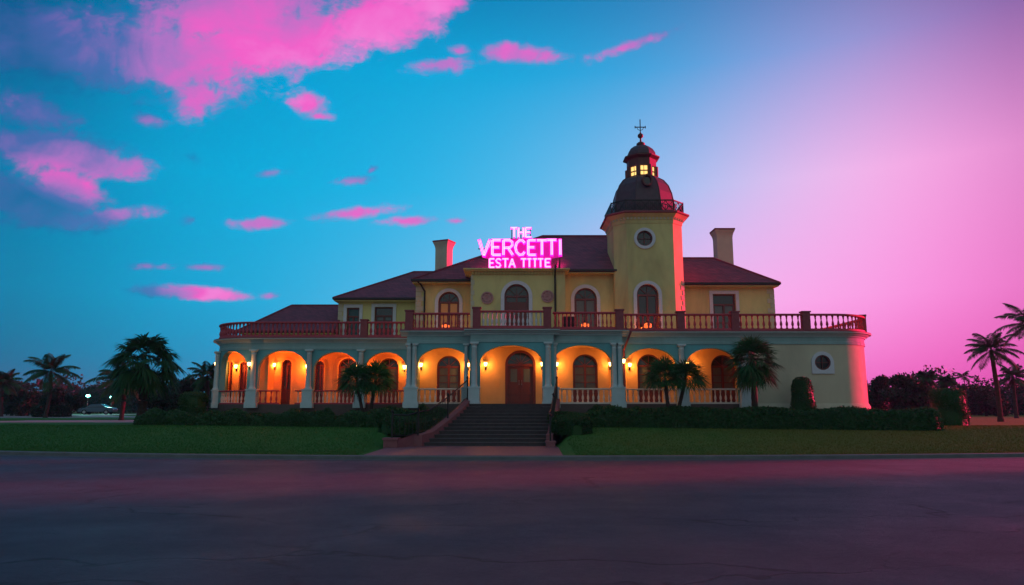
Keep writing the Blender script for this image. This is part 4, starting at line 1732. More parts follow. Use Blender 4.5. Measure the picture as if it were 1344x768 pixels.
GLY = {
    'T': [[(0, 1), (1, 1)], [(.5, 1), (.5, 0)]],
    't': [[(.1, 1), (.9, 1)], [(.5, 1), (.5, 0)]],
    'H': [[(0, 0), (0, 1)], [(1, 0), (1, 1)], [(0, .5), (1, .5)]],
    'E': [[(0, 0), (0, 1)], [(0, 1), (1, 1)], [(0, .52), (.8, .52)], [(0, 0), (1, 0)]],
    'V': [[(0, 1), (.45, 0)], [(.45, 0), (1, 1)]],
    'R': [[(0, 0), (0, 1)], [(0, 1), (.65, 1), (.95, .88), (.97, .66), (.7, .5), (0, .48)], [(.5, .48), (1, 0)]],
    'C': [[(1, .82), (.8, .98), (.45, 1), (.12, .8), (0, .5), (.12, .2), (.45, 0), (.8, .03), (1, .2)]],
    'I': [[(.5, 0), (.5, 1)]],
    'S': [[(1, .85), (.7, 1), (.25, .98), (.02, .78), (.25, .56), (.75, .46), (.98, .24), (.72, .02), (.25, 0), (0, .15)]],
    'A': [[(0, 0), (.5, 1)], [(.5, 1), (1, 0)], [(.2, .36), (.8, .36)]],
}
letters = [('T', 535, 612, 92, 208, .8), ('H', 628, 690, 92, 208, .8), ('E', 718, 788, 92, 208, .8),
           ('V', 135, 268, 248, 440, 1.35), ('E', 300, 405, 248, 432, 1.35), ('R', 440, 556, 248, 432, 1.35), ('C', 590, 705, 248, 432, 1.35), ('E', 752, 845, 248, 432, 1.35), ('T', 862, 985, 248, 430, 1.35), ('T', 992, 1102, 244, 430, 1.35), ('I', 1130, 1178, 240, 430, 1.35),
           ('E', 265, 325, 482, 588, .8), ('S', 345, 405, 482, 588, .8), ('T', 425, 502, 482, 588, .8), ('A', 512, 585, 482, 588, .8),
           ('T', 660, 728, 482, 584, .8), ('t', 735, 797, 482, 584, .8), ('t', 803, 868, 482, 584, .8), ('T', 873, 940, 482, 584, .8), ('E', 968, 1030, 482, 580, .8)]
for ch, cx0, cx1, cy0, cy1, wgt in letters:
    p0, p1 = sgn_at(cx0, cy1), sgn_at(cx1, cy0)

    def g(u, v, d=0.0):
        return Vector((p0.x + (p1.x - p0.x) * u, YS + d, p0.z + (p1.z - p0.z) * v))
    hw = .050 * wgt
    body = MB()
    tubes = MB()
    for st in GLY[ch]:
        pts = [g(u, v) for u, v in st]
        for a_, b2 in zip(pts[:-1], pts[1:]):
            t = (b2 - a_).normalized()
            nrm = Vector((t.z, 0, -t.x))
            e = t * hw * .9
            vs = []
            for dd_ in (-.05, .07):
                for q, s1_, s2_ in ((a_ - e, -1, 0), (b2 + e, -1, 0), (b2 + e, 1, 0), (a_ - e, 1, 0)):
                    vs.append(q + nrm * s1_ * hw * 1.3 + Vector((0, dd_ + random.uniform(0, .004), 0)))
            body.add(vs, [(0, 1, 2, 3), (4, 7, 6, 5), (0, 4, 5, 1), (1, 5, 6, 2), (2, 6, 7, 3), (3, 7, 4, 0)])
        for off in (-1, 1):
            q = []
            for i, p in enumerate(pts):
                t = (pts[min(i + 1, len(pts) - 1)] - pts[max(i - 1, 0)]).normalized()
                nrm = Vector((t.z, 0, -t.x))
                q.append(p + nrm * off * hw * .55 + Vector((0, -.085, 0)))
            tubes.tube(q, .019 * (wgt ** .6), 6)
    lo_ = body.build('letter', MT['neon_back'], sign, fix=False)
    tubes.build('neon_tube', MT['neon'], lo_)
bp = MB()  # added panel, its emission stands in for the neon glow around the letters
plate(bp, Frame((0, YS + .10, 0)), [(q.x, q.z) for q in (sgn_at(*c_) for c_ in ((262, 592), (250, 475), (190, 462), (300, 262), (520, 250), (540, 222), (780, 222), (800, 250), (1170, 240), (1185, 450), (1045, 470), (1040, 592)))], 0, -.02)
bp.build('glow_panel', mat('magenta_glow_panel', (.35, .01, .22), emit=(1, .004, .50), estr=.40), sign)
# frame that carries the letters
sf = MB()
xl, xr = sgn_at(130, 400).x, sgn_at(1180, 400).x
for cy, a_, b2 in ((220, 520, 800), (345, 120, 1185), (455, 120, 1185), (592, 240, 1050)):
    p, q = sgn_at(a_, cy), sgn_at(b2, cy)
    sf.bar((p.x, YS + .155, p.z), (q.x, YS + .155, q.z), .05, .05)
for cx_, ct in ((300, 250), (500, 250), (545, 95), (660, 95), (780, 95), (900, 250), (1020, 250), (1150, 240)):
    p = sgn_at(cx_, ct)
    sf.bar((p.x, YS + .21, zsb - .005), (p.x, YS + .21, p.z), .05, .05)
    sf.bar((p.x, YS + .21, zsb + .5), (p.x, YS + .85, zsb), .04, .04)
sf.build('support_frame', MT['iron'], sign)
for cx_ in (430, 620, 800, 1000):      # the tubes' glow on the roof behind the letters
    p = sgn_at(cx_, 380)
    ld = bpy.data.lights.new('neon_light', 'SPOT')
    ld.spot_size = R(98)
    ld.spot_blend = .6
    ld.energy = 380 * EK
    ld.color = (1, .012, .55)
    ld.shadow_soft_size = .25
    l2 = bpy.data.objects.new('neon_light', ld)
    COL.objects.link(l2)
    l2.parent = sign
    l2.rotation_euler = (R(58), 0, 0)
    l2.location = (p.x - sign.location.x, .45, p.z - sign.location.z)

# ------------------------------------------------------------------ lamps
LAMP = None


def lantern(loc, label, energy=38, color=(1.0, .40, .085), n=(0, -1, 0)):
    """wall lantern: bracket on the wall, caged glass, cap; the bulb's light sits inside the open cage"""
    global LAMP
    n = Vector(n)
    ang = math.atan2(n.x, -n.y)
    if LAMP is None:
        root = empty('wall_lantern', (0, 0, 0), label, 'lantern', 'lit wall lanterns on the porch')
        b = MB()
        b.box(-.05, .05, -.03, 0, -.30, -.10)
        b.tube([(0, -.02, -.24), (0, -.10, -.27), (0, -.17, -.22), (0, -.17, -.13)], .014, 6)
        b.build('bracket', MT['iron'], root)
        c = MB()
        c.lathe([(.01, .13), (.09, .10), (.10, .085), (.03, .085)], (0, -.17, 0), 8)
        c.lathe([(.065, -.13), (.07, -.12), (.02, -.10)], (0, -.17, 0), 8)
        c.build('cap', MT['iron'], root)
        g = MB()
        g.lathe([(.02, -.11), (.055, -.10), (.085, .0), (.09, .07), (.03, .085)], (0, -.17, 0), 8)
        g.build('glass', MT['warm'], root, smooth=True)
        LAMP = root
        r = root
        r.location = loc
        r.rotation_euler.z = ang
    else:
        r = copy_tree(LAMP, loc, ang, 1, label)
    ld = bpy.data.lights.new('lantern_light', 'POINT')
    ld.energy = energy * EK
    ld.color = color
    ld.shadow_soft_size = .07
    lo2 = bpy.data.objects.new('lantern_light', ld)
    COL.objects.link(lo2)
    lo2.parent = r
    lo2.location = (0, -.36, -.06)
    return r


OR = (1.0, .15, .018)
AM = (1.0, .33, .055)


def on_wall(px, py, Y):
    p = at(px, py, Y)
    return (p.x, Y - .002, p.z)


lantern(on_wall(637.5, 478, BWC), 'lit lantern on the wall just left of the arched double doors', 36, AM)
lantern(on_wall(711.5, 478, BWC), 'lit lantern on the wall just right of the arched double doors', 36, AM)
lantern(on_wall(730.5, 478, BWD), 'lit lantern left of the window in the arch right of the entrance', 34, AM)
lantern(on_wall(800.5, 478, BWD), 'lit lantern right of the window in the arch right of the entrance', 34, AM)
lantern(on_wall(614.5, 479, BWB), 'lit lantern right of the window in the arch left of the entrance', 40, (1, .33, .055))
lantern(on_wall(553, 479, BWB), 'lit lantern left of the window in the arch left of the entrance', 34, (1, .33, .055))
lantern(on_wall(826, 479, BWR), 'lit lantern left of the window behind the twin trunk palm', 38, AM)
lantern(on_wall(902, 478, BWR), 'lit lantern between the two windows of the right porch', 40, AM)
lantern(on_wall(361, 479, BWL), 'lit lantern beside the tall narrow door of the left porch', 105, OR)
lantern(on_wall(404, 481, BWL), 'lit lantern behind the second column of the left porch', 95, OR)
lantern(on_wall(470, 482, BWL), 'lit lantern between the two wide windows of the left porch', 85, (1, .18, .022))
lantern(on_wall(531, 481, BWL), 'lit lantern at the right end of the left porch', 55, (1, .23, .03))
lantern(on_wall(311, 481, BWL), 'lit lantern between the two narrow windows at the left end', 80, OR)
# lanterns on the outside of the piers
p = pL.at(s_front - RL * R(66), .0, Z(477, YL + 1.2))
nn = pL.normal(s_front - RL * R(66))
lantern(p, 'lit lantern on the outer end pier at the far left', 14, (1, .30, .12), n=nn)
p = at(328.5, 478, YL)
lantern((p.x, YL - .003, p.z), 'lit lantern on the pier between the first two left arches', 12, AM)
p = at(534.5, 481, YB)
lantern((XB0 - .003, YB + .5, p.z), 'lit lantern on the pier where the left wing meets the taller front', 14, AM, n=(-1, 0, 0))
p = at(818, 474, YR)
lantern((XD1 + .12, YR - .003, p.z), 'lit lantern on the pier where the right wing begins', 16, AM)

# terrace lamps glowing orange behind the balustrade
TL = None
for px_, Y_, lb in ((585, 38.0, 'small orange lamp on the terrace left of the centre balcony'), (768, 37.4, 'small orange lamp on the terrace between centre balcony and tower'), (850, 37.4, 'small orange lamp on the terrace at the foot of the tower')):
    q = (at(px_, 424, Y_).x, Y_, ZC - .06)
    if TL is None:
        TL = empty('terrace_lamp', (0, 0, 0), lb, 'lamp', 'orange terrace lamps')
        b = MB()
        b.lathe([(.13, 0), (.13, .05), (.05, .07), (.05, .4)], (0, 0, 0), 10)
        b.build('stand', MT['iron'], TL)
        b = MB()
        b.lathe([(.02, .78), (.16, .70), (.17, .68), (.05, .68)], (0, 0, 0), 10)
        b.build('cap', MT['iron'], TL)
        b = MB()
        b.lathe([(.05, .40), (.20, .44), (.21, .62), (.05, .68)], (0, 0, 0), 10)
        b.build('glass', MT['ember'], TL, smooth=True)
        TL.location = q
        r = TL
    else:
        r = copy_tree(TL, q, 0, 1, lb)
    ld = bpy.data.lights.new('terrace_light', 'POINT')
    ld.energy = 18 * EK
    ld.color = (1, .20, .035)
    ld.shadow_soft_size = .08
    l2 = bpy.data.objects.new('terrace_light', ld)
    COL.objects.link(l2)
    l2.parent = r
    l2.location = (0, .28, .55)

# the dark equipment box on the terrace
q = at(746, 422, 36.4)
bx = empty('terrace_box', (q.x, 36.4, ZC - .06), 'dark slatted equipment box on the terrace beside the centre balcony', 'box')
b = MB()
b.box(q.x - .32, q.x + .32, 36.25, 36.6, ZC - .06 + .08, ZT - .12)
b.build('casing', MT['equip'], bx)
b = MB()
for k in range(6):
    z = ZC + .14 + k * .1
    b.box(q.x - .28, q.x + .28, 36.225, 36.248, z, z + .05)
b.build('louvre', MT['iron'], bx)
b = MB()
b.box(q.x - .30, q.x - .2, 36.3, 36.55, ZC - .06, ZC + .018)
b.box(q.x + .2, q.x + .30, 36.3, 36.55, ZC - .06, ZC + .018)
b.build('foot', MT['iron'], bx)

# ------------------------------------------------------------------ front steps
ZS0 = .128
NST = 12
TOPL, TOPR = X(617, 35.0) + .06, X(727, 35.0)
BOTL, BOTR = X(556, 30.2), X(716, 30.2)
steps = empty('front_steps', (-.8, 32.5, .1), 'wide flight of dark stone steps up to the front doors', 'steps')


def edge(f):
    """left and right edge of the flight, f = 0 at the foot, 1 at the top"""
    l = TOPL + (BOTL - TOPL) * (1 - f) ** 1.25
    r = TOPR + (BOTR - TOPR) * (1 - f)
    return l, r


rise_ = (ZF - ZS0) / NST
for k in range(NST):
    f0, f1 = k / NST, (k + 1) / NST
    y0, y1 = 30.2 + 4.76 * f0, 30.2 + 4.76 * f1
    la, ra2 = edge(f0)
    lb, rb2 = edge(f1)
    zt = ZS0 + rise_ * (k + 1)
    b = MB()
    lap = 0.0
    b.prism([(la + .01, y0 + .03), (ra2 - .01, y0 + .03), (rb2 - .01, 34.97), (lb + .01, 34.97)], zt - rise_ + (.004 if k else -.05), zt - .045)
    b.prism([(la + .005, y0 - .02), (ra2 - .005, y0 - .02), (rb2 - .005, y1 + .02), (lb + .005, y1 + .02)], zt - .044, zt)
    b.build('step', MT['step'], steps)


def cheek(side_, name='cheek_wall'):
    mb = MB()
    rings = []
    for k in range(15):
        f = k / 14
        y = 30.05 + 4.9 * f
        l, r = edge(f)
        zt = ZS0 + (ZF - ZS0) * min(1, f * 1.0) + .24
        if f < .18:
            zt = ZS0 + (ZF - ZS0) * .18 + .24 - (.18 - f) * .5
        th = .34
        x0, x1 = (l - th, l) if side_ < 0 else (r, r + th * .8)
        rings.append([(x0, y, .02), (x1, y, .02), (x1, y, zt), (x0, y, zt)])
    mb.loft(rings)
    return mb.build(name, MT['cheek'], steps)


cheek(-1)
cheek(1)
# low return wall and end block at the foot on the left
lw = MB()
xa, xb = BOTL - .34, X(525, 29.4)
lw.add([(xa, 30.05, .05), (xa, 30.35, .05), (xb, 29.6, .05), (xb, 29.3, .05), (xa, 30.05, .62), (xa, 30.35, .62), (xb, 29.6, .42), (xb, 29.3, .42)],
       [(0, 1, 2, 3), (4, 7, 6, 5), (0, 4, 5, 1), (1, 5, 6, 2), (2, 6, 7, 3), (3, 7, 4, 0)])
lw.build('low_wall', MT['cheek'], steps)
eb = MB()
eb.box(xb - .56, xb - .002, 29.1, 29.75, .05, .42)
eb.box(xb - .60, xb + .03, 29.06, 29.79, .42, .50)
eb.build('end_block', MT['cheek'], steps)
eb = MB()
eb.box(BOTR - .02, BOTR + .34, 29.5, 30.04, .05, .30)
eb.box(BOTR - .05, BOTR + .37, 29.46, 30.045, .30, .36)
eb.build('end_block', MT['cheek'], steps)


def railing(pts, label, hgt=.92, gap=.16, post_at=(), ztop_fix=None):
    root = empty('stair_railing', pts[0], label, 'railing', 'black iron railings of the front steps')
    P_ = [Vector(p) for p in pts]
    hb = MB()
    hb.tube([p + Vector((0, 0, hgt)) for p in P_], .03, 7)
    hb.build('handrail', MT['iron'], root)
    hb = MB()
    hb.tube([p + Vector((0, 0, .10)) for p in P_], .016, 6)
    hb.build('bottom_rail', MT['iron'], root)
    for p in (P_[i] for i in post_at):
        q = MB()
        q.box(p.x - .035, p.x + .035, p.y - .035, p.y + .035, p.z - .02, p.z + hgt + .06)
        q.lathe([(.03, 0), (.055, .03), (.06, .07), (.03, .12), (.0, .13)], (p.x, p.y, p.z + hgt + .06), 8)
        q.build('post', MT['iron'], root)
    bm0 = None
    for a_, b2 in zip(P_[:-1], P_[1:]):
        L_ = (b2 - a_).length
        n2 = max(1, int(L_ / gap))
        for k in range(n2):
            c = a_.lerp(b2, (k + .5) / n2)
            if bm0 is None:
                q = MB()
                q.box(-.010, .010, -.010, .010, .10, hgt)
                bm0 = q.build('bar', MT['iron'], None)
                bm0.parent = root
                bm0.location = c - root.location
            else:
                d = bm0.copy()
                COL.objects.link(d)
                d.parent = root
                d.location = c - root.location
    return root


def edge_pt(f, side_, dx=0.0):
    l, r = edge(f)
    y = 30.05 + 4.9 * f
    zt = ZS0 + (ZF - ZS0) * max(.18, f) + .24 - (max(0, .18 - f) * .5)
    return (l - .17 + dx, y, zt) if side_ < 0 else (r + .14 + dx, y, zt)


railing([edge_pt(.985, -1), edge_pt(.5, -1), edge_pt(.18, -1), edge_pt(0.0, -1), (xb + .3, 29.62, .47), (xb - .28, 29.45, .50)],
        'black iron railing with slim bars along the left side of the steps', post_at=(0, 1, 3, 5))
railing([edge_pt(.985, 1), edge_pt(.5, 1), edge_pt(.18, 1), edge_pt(0.0, 1), (BOTR + .16, 29.75, .36)],
        'black iron railing with slim bars along the right side of the steps', post_at=(0, 1, 4))


# ------------------------------------------------------------------ planting
def kites(V, p, d, side_, ln, w, droop):
    """a leaf blade: two quads bent down towards the tip"""
    m = p + d * ln * .5
    t = p + d * ln + np.array([0, 0, -droop * ln])
    V.append((p, m - side_ * w + np.array([0, 0, -droop * ln * .18]), t, m + side_ * w + np.array([0, 0, -droop * ln * .18])))


def unit(a):
    return a / max(1e-9, np.linalg.norm(a))


def feather_crown(nf, L, seed, lw=.05, ll=.62, dens=26, up=(75, -35), droop=1.0):
    r_ = np.random.default_rng(seed)
    V = []
    for i in range(nf):
        az_ = 2 * PI * (i * .381966) + r_.normal(0, .15)
        e0 = R(up[0] + (up[1] - up[0]) * (i / (nf - 1)) + r_.normal(0, 5))
        ln = L * r_.uniform(.85, 1.1) * (0.8 + .2 * math.cos(e0))
        ns = 14
        pts = []
        p = np.zeros(3)
        e = e0
        twist = r_.normal(0, .12)
        for k in range(ns + 1):
            pts.append(p.copy())
            h = np.array([math.cos(az_ + twist * k / ns), math.sin(az_ + twist * k / ns), 0])
            d = h * math.cos(e) + np.array([0, 0, math.sin(e)])
            p = p + d * ln / ns
            e -= R((95 if e0 > 0 else 60) * droop) / ns * (0.35 + 1.1 * k / ns)
        for k in range(ns):
            a, b = pts[k], pts[k + 1]
            t = unit(b - a)
            sd2 = unit(np.cross(t, np.array([0, 0, 1.0]) if abs(t[2]) < .98 else np.array([1.0, 0, 0])))
            V.append((a - sd2 * .02, b - sd2 * .016, b + sd2 * .016, a + sd2 * .02))
            m_ = max(1, int(dens / ns * 2))
            for q in range(m_):
                f = (k + (q + r_.uniform(.2, .8)) / m_) / ns
                if f < .10:
                    continue
                c = a + (b - a) * ((f * ns) - k)
                prof = math.sin(PI * min(1, (.12 + f * .95))) ** .6
                for sg in (-1, 1):
                    dirv = unit(sd2 * sg * 1.0 + t * .55 + np.array([0, 0, -.25 + r_.normal(0, .12)]))
                    l_ = ll * prof * r_.uniform(.8, 1.12)
                    kites(V, c, dirv, unit(np.cross(dirv, np.array([0, 0, 1.0]))) * .0 + t * 1.0, l_, lw * .5, .28 + r_.uniform(0, .2))
    return np.array(V).reshape(-1, 3), len(V)


def fan_crown(nl, pet, rad, seed, blades_=22, up=(88, -55), spread=120, lw=.06, droop=.45):
    r_ = np.random.default_rng(seed)
    V = []
    for i in range(nl):
        az_ = 2 * PI * (i * .381966) + r_.normal(0, .2)
        fr_ = i / (nl - 1)
        e = R(up[0] + (up[1] - up[0]) * fr_ ** .9 + r_.normal(0, 6))
        h = np.array([math.cos(az_), math.sin(az_), 0])
        d = h * math.cos(e) + np.array([0, 0, math.sin(e)])
        L_ = pet * r_.uniform(.8, 1.15)
        hub = d * L_ + np.array([0, 0, -.10 * L_])
        sd2 = unit(np.cross(d, np.array([0, 0, 1.0])) + 1e-6)
        V.append((-sd2 * .018, hub - sd2 * .012, hub + sd2 * .012, sd2 * .018))
        nrm = unit(np.cross(sd2, d))
        fwd = unit(d + np.array([0, 0, -.35]))
        for k in range(blades_):
            a = R(-spread + 2 * spread * (k + .5) / blades_ + r_.normal(0, 2))
            dirv = unit(fwd * math.cos(a) + sd2 * math.sin(a) + nrm * r_.normal(0, .06) - nrm * .12 * abs(math.sin(a)))
            l_ = rad * (1 - .22 * abs(a) / R(spread)) * r_.uniform(.85, 1.08)
            sv = unit(np.cross(dirv, nrm))
            kites(V, hub, dirv, sv, l_, lw * .5, droop * r_.uniform(.5, 1.2))
    return np.array(V).reshape(-1, 3), len(V)


def trunk_mb(pts, r0, r1, flare=1.25, n=10, ringed=True):
    mb = MB()
    P_ = [Vector(p) for p in pts]
    out = []
    rr = []
    m_ = 26
    for k in range(m_ + 1):
        f = k / m_
        x = f * (len(P_) - 1)
        i = min(int(x), len(P_) - 2)
        out.append(P_[i].lerp(P_[i + 1], x - i))
        r_ = r0 + (r1 - r0) * f
        if f < .08:
            r_ *= 1 + (flare - 1) * (1 - f / .08)
        if ringed:
            r_ *= 1.0 + (.05 if k % 2 else -.03)
        rr.append(r_)
    mb.tube(out, rr, n)
    return mb


def palm(loc, label, group, trunks, crown_fn, cmat='palm', name='palm_tree', trunk_r=(.13, .10)):
    """trunks: list of bent trunk point lists relative to the base, one crown at each tip"""
    root = empty(name, (0, 0, 0), label, 'palm tree', group)
    for k, pts in enumerate(trunks):
        trunk_mb(pts, *trunk_r).build('trunk', MT['bark'], root, smooth=False)
        V, m = crown_fn(k)
        V = V + np.array(pts[-1])
        np_mesh('crown', V, 4, m, MT[cmat], root)
    root.location = loc
    return root


def gpt(px, Y):
    x = X(px, Y)
    return (x, Y, float(gz(x, Y)) - .03)


# left garden fan palm, large
def H(py, Y, base):
    return Z(py, Y) - base


b0 = gpt(189, 41.0)
palm(b0, 'large dark fan palm with an umbrella crown left of the house', 'palms on the left side',
     [[(0, 0, 0), (.05, 0, 1.4), (-.02, 0, H(478, 41, b0[2]))]], lambda k: fan_crown(62, 1.25, 1.15, 3, 26, (84, -38), 105, .10, .55), trunk_r=(.27, .22))
b0 = gpt(163, 52.0)
palm(b0, 'feathery palm partly hidden behind the large fan palm', 'palms on the left side',
     [[(0, 0, 0), (.1, 0, 1.5), (-.1, 0, H(497, 52, b0[2]))]], lambda k: feather_crown(24, 2.6, 5, .06, .58, 38, (70, -45)), trunk_r=(.16, .12))
b0 = gpt(64, 62.0)
palm(b0, 'tall coconut palm standing alone at the far left', 'palms on the left side',
     [[(0, 0, 0), (.25, 0, 2.2), (.1, 0, H(487, 62, b0[2]))]], lambda k: feather_crown(24, 2.8, 8, .06, .6, 40, (80, -30)), trunk_r=(.16, .11))
b0 = gpt(7, 72.0)
palm(b0, 'coconut palm cut by the left edge of the view', 'palms on the left side',
     [[(0, 0, 0), (-.2, 0, 2), (-.1, 0, H(502, 72, b0[2]))]], lambda k: feather_crown(22, 2.3, 9, .07, .55, 36, (80, -30)), trunk_r=(.15, .11))
b0 = gpt(272, 58.0)
palm(b0, 'feathery palm peeping out behind the left end of the porch', 'palms on the left side',
     [[(0, 0, 0), (.1, 0, 1.6), (0, 0, H(493, 58, b0[2]))]], lambda k: feather_crown(22, 2.1, 12, .06, .5, 36, (80, -35)), trunk_r=(.15, .11))

# twin palms in front of the porch
b0 = gpt(482, 36.6)
b0 = (b0[0], b0[1], .8)
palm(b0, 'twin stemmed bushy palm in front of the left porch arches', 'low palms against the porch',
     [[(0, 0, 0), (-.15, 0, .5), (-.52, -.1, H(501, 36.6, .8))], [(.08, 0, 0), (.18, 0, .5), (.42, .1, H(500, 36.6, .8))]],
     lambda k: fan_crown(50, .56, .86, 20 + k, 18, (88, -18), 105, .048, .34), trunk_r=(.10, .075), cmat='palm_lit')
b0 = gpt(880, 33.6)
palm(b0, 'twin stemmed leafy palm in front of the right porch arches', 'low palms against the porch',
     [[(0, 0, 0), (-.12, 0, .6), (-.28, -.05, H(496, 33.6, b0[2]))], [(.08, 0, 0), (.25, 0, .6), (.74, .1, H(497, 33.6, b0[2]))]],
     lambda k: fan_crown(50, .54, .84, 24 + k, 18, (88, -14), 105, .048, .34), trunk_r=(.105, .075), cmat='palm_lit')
b0 = gpt(988, 33.4)
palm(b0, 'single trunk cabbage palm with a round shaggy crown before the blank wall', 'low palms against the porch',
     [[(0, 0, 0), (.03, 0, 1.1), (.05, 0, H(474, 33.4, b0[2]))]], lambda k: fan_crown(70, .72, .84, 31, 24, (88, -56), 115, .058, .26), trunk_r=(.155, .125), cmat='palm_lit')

# right side palms
b0 = gpt(1308, 47.0)
palm(b0, 'tall coconut palm with arching fronds against the pink sky', 'palms on the right side',
     [[(0, 0, 0), (-.02, 0, 2.2), (-.14, 0, H(459, 47, b0[2]))]], lambda k: feather_crown(24, 2.15, 41, .045, .46, 40, (82, -28)), trunk_r=(.17, .12))
b0 = gpt(1359, 44.0)
palm(b0, 'taller coconut palm whose fronds reach in at the right edge', 'palms on the right side',
     [[(0, 0, 0), (.05, 0, 2.5), (.0, 0, H(424, 44, b0[2]))]], lambda k: feather_crown(24, 2.25, 44, .045, .46, 40, (82, -28)), trunk_r=(.17, .12))
b0 = gpt(1329, 62.0)
palm(b0, 'shorter palm behind the tall coconut palms at the right', 'palms on the right side',
     [[(0, 0, 0), (.02, 0, 1.8), (.05, 0, H(494, 62, b0[2]))]], lambda k: feather_crown(20, 1.9, 46, .06, .46, 34, (82, -30)), trunk_r=(.16, .12))
b0 = gpt(1216, 72.0)
palm(b0, 'small palm with its head above the right trees, left of its neighbour', 'palms on the right side',
     [[(0, 0, 0), (.02, 0, 1.8), (.05, 0, H(495, 72, b0[2]))]], lambda k: feather_crown(20, 1.3, 47, .10, .5, 28, (84, -30)), trunk_r=(.15, .11))
b0 = gpt(1242, 74.0)
palm(b0, 'small palm above the cylinder shaped shrub among the right trees', 'palms on the right side',
     [[(0, 0, 0), (.02, 0, 1.6), (.0, 0, H(501, 74, b0[2]))]], lambda k: feather_crown(20, 1.3, 48, .10, .5, 28, (84, -30)), trunk_r=(.15, .11))
b0 = gpt(1266, 66.0)
palm(b0, 'slender young palm with a tiny tilted head right of the cylinder shrub', 'palms on the right side',
     [[(0, 0, 0), (.05, 0, 1.8), (-.05, 0, H(493, 66, b0[2]))]], lambda k: feather_crown(9, .95, 49, .06, .34, 18, (60, -20)), trunk_r=(.05, .03))


def leafcloud(pts, size, seed, flat=0.0, outward=None):
    """random leaf quads at the given points"""
    r_ = np.random.default_rng(seed)
    n = len(pts)
    a = r_.normal(size=(n, 3))
    if outward is not None:
        a = a * .8 + outward
    a /= np.linalg.norm(a, axis=1)[:, None]
    b = r_.normal(size=(n, 3))
    u = np.cross(a, b)
    u /= np.linalg.norm(u, axis=1)[:, None]
    v = np.cross(a, u)
    s = (size * r_.uniform(.6, 1.3, n))[:, None]
    V = np.empty((n, 4, 3))
    V[:, 0] = pts - u * s
    V[:, 1] = pts - v * s * .45
    V[:, 2] = pts + u * s
    V[:, 3] = pts + v * s * .45
    return V.reshape(-1, 3), n


def shrub(name, label, cat, loc, surf, n, size, seed, material='hedge', core=None, group=None):
    """surf(r, n) gives n surface points (relative to the base) and outward vectors; core is a MB inside"""
    root = empty(name, (0, 0, 0), label, cat, group)
    r_ = np.random.default_rng(seed)
    P_, O_ = surf(r_, n)
    V, m = leafcloud(P_ + r_.normal(0, size * .35, P_.shape), size, seed + 1, outward=O_)
    np_mesh('foliage', V, 4, m, MT[material], root)
    if core is not None:
        core.build('stem', MT['stem'] if core is None else MT[material], root, fix=True).name = 'branches'
    root.location = loc
    return root


def blob_surf(rx, ry, rz, flat=.0, power=2.0, lump=.12):
    ph = np.random.default_rng(int(rx * 1000 + rz * 77)).uniform(0, 6.28, 6)

    def s(r_, n):
        d = r_.normal(size=(n, 3))
        d[:, 2] = np.abs(d[:, 2]) * 1.0 - flat
        d /= np.linalg.norm(d, axis=1)[:, None]
        k = 1.0 / (np.abs(d[:, 0]) ** power + np.abs(d[:, 1]) ** power + np.abs(d[:, 2]) ** power) ** (1 / power)
        l = 1 + lump * (np.sin(3 * d[:, 0] * 2 + ph[0]) * np.sin(4 * d[:, 1] + ph[1]) + .6 * np.sin(7 * d[:, 2] + ph[2] + 5 * d[:, 0]))
        k = k * l * r_.uniform(.86, 1.02, n)
        return d * k[:, None] * np.array([rx, ry, rz]), d
    return s


def blob_core(rx, ry, rz, f=.84):
    mb = MB()
    mb.lathe([(f * math.cos(R(a)), f * math.sin(R(a))) for a in (0, 15, 30, 45, 60, 75, 88)], (0, 0, 0), 14)
    mb.v = [(x * rx, y * ry, z * rz) for x, y, z in mb.v]
    return mb


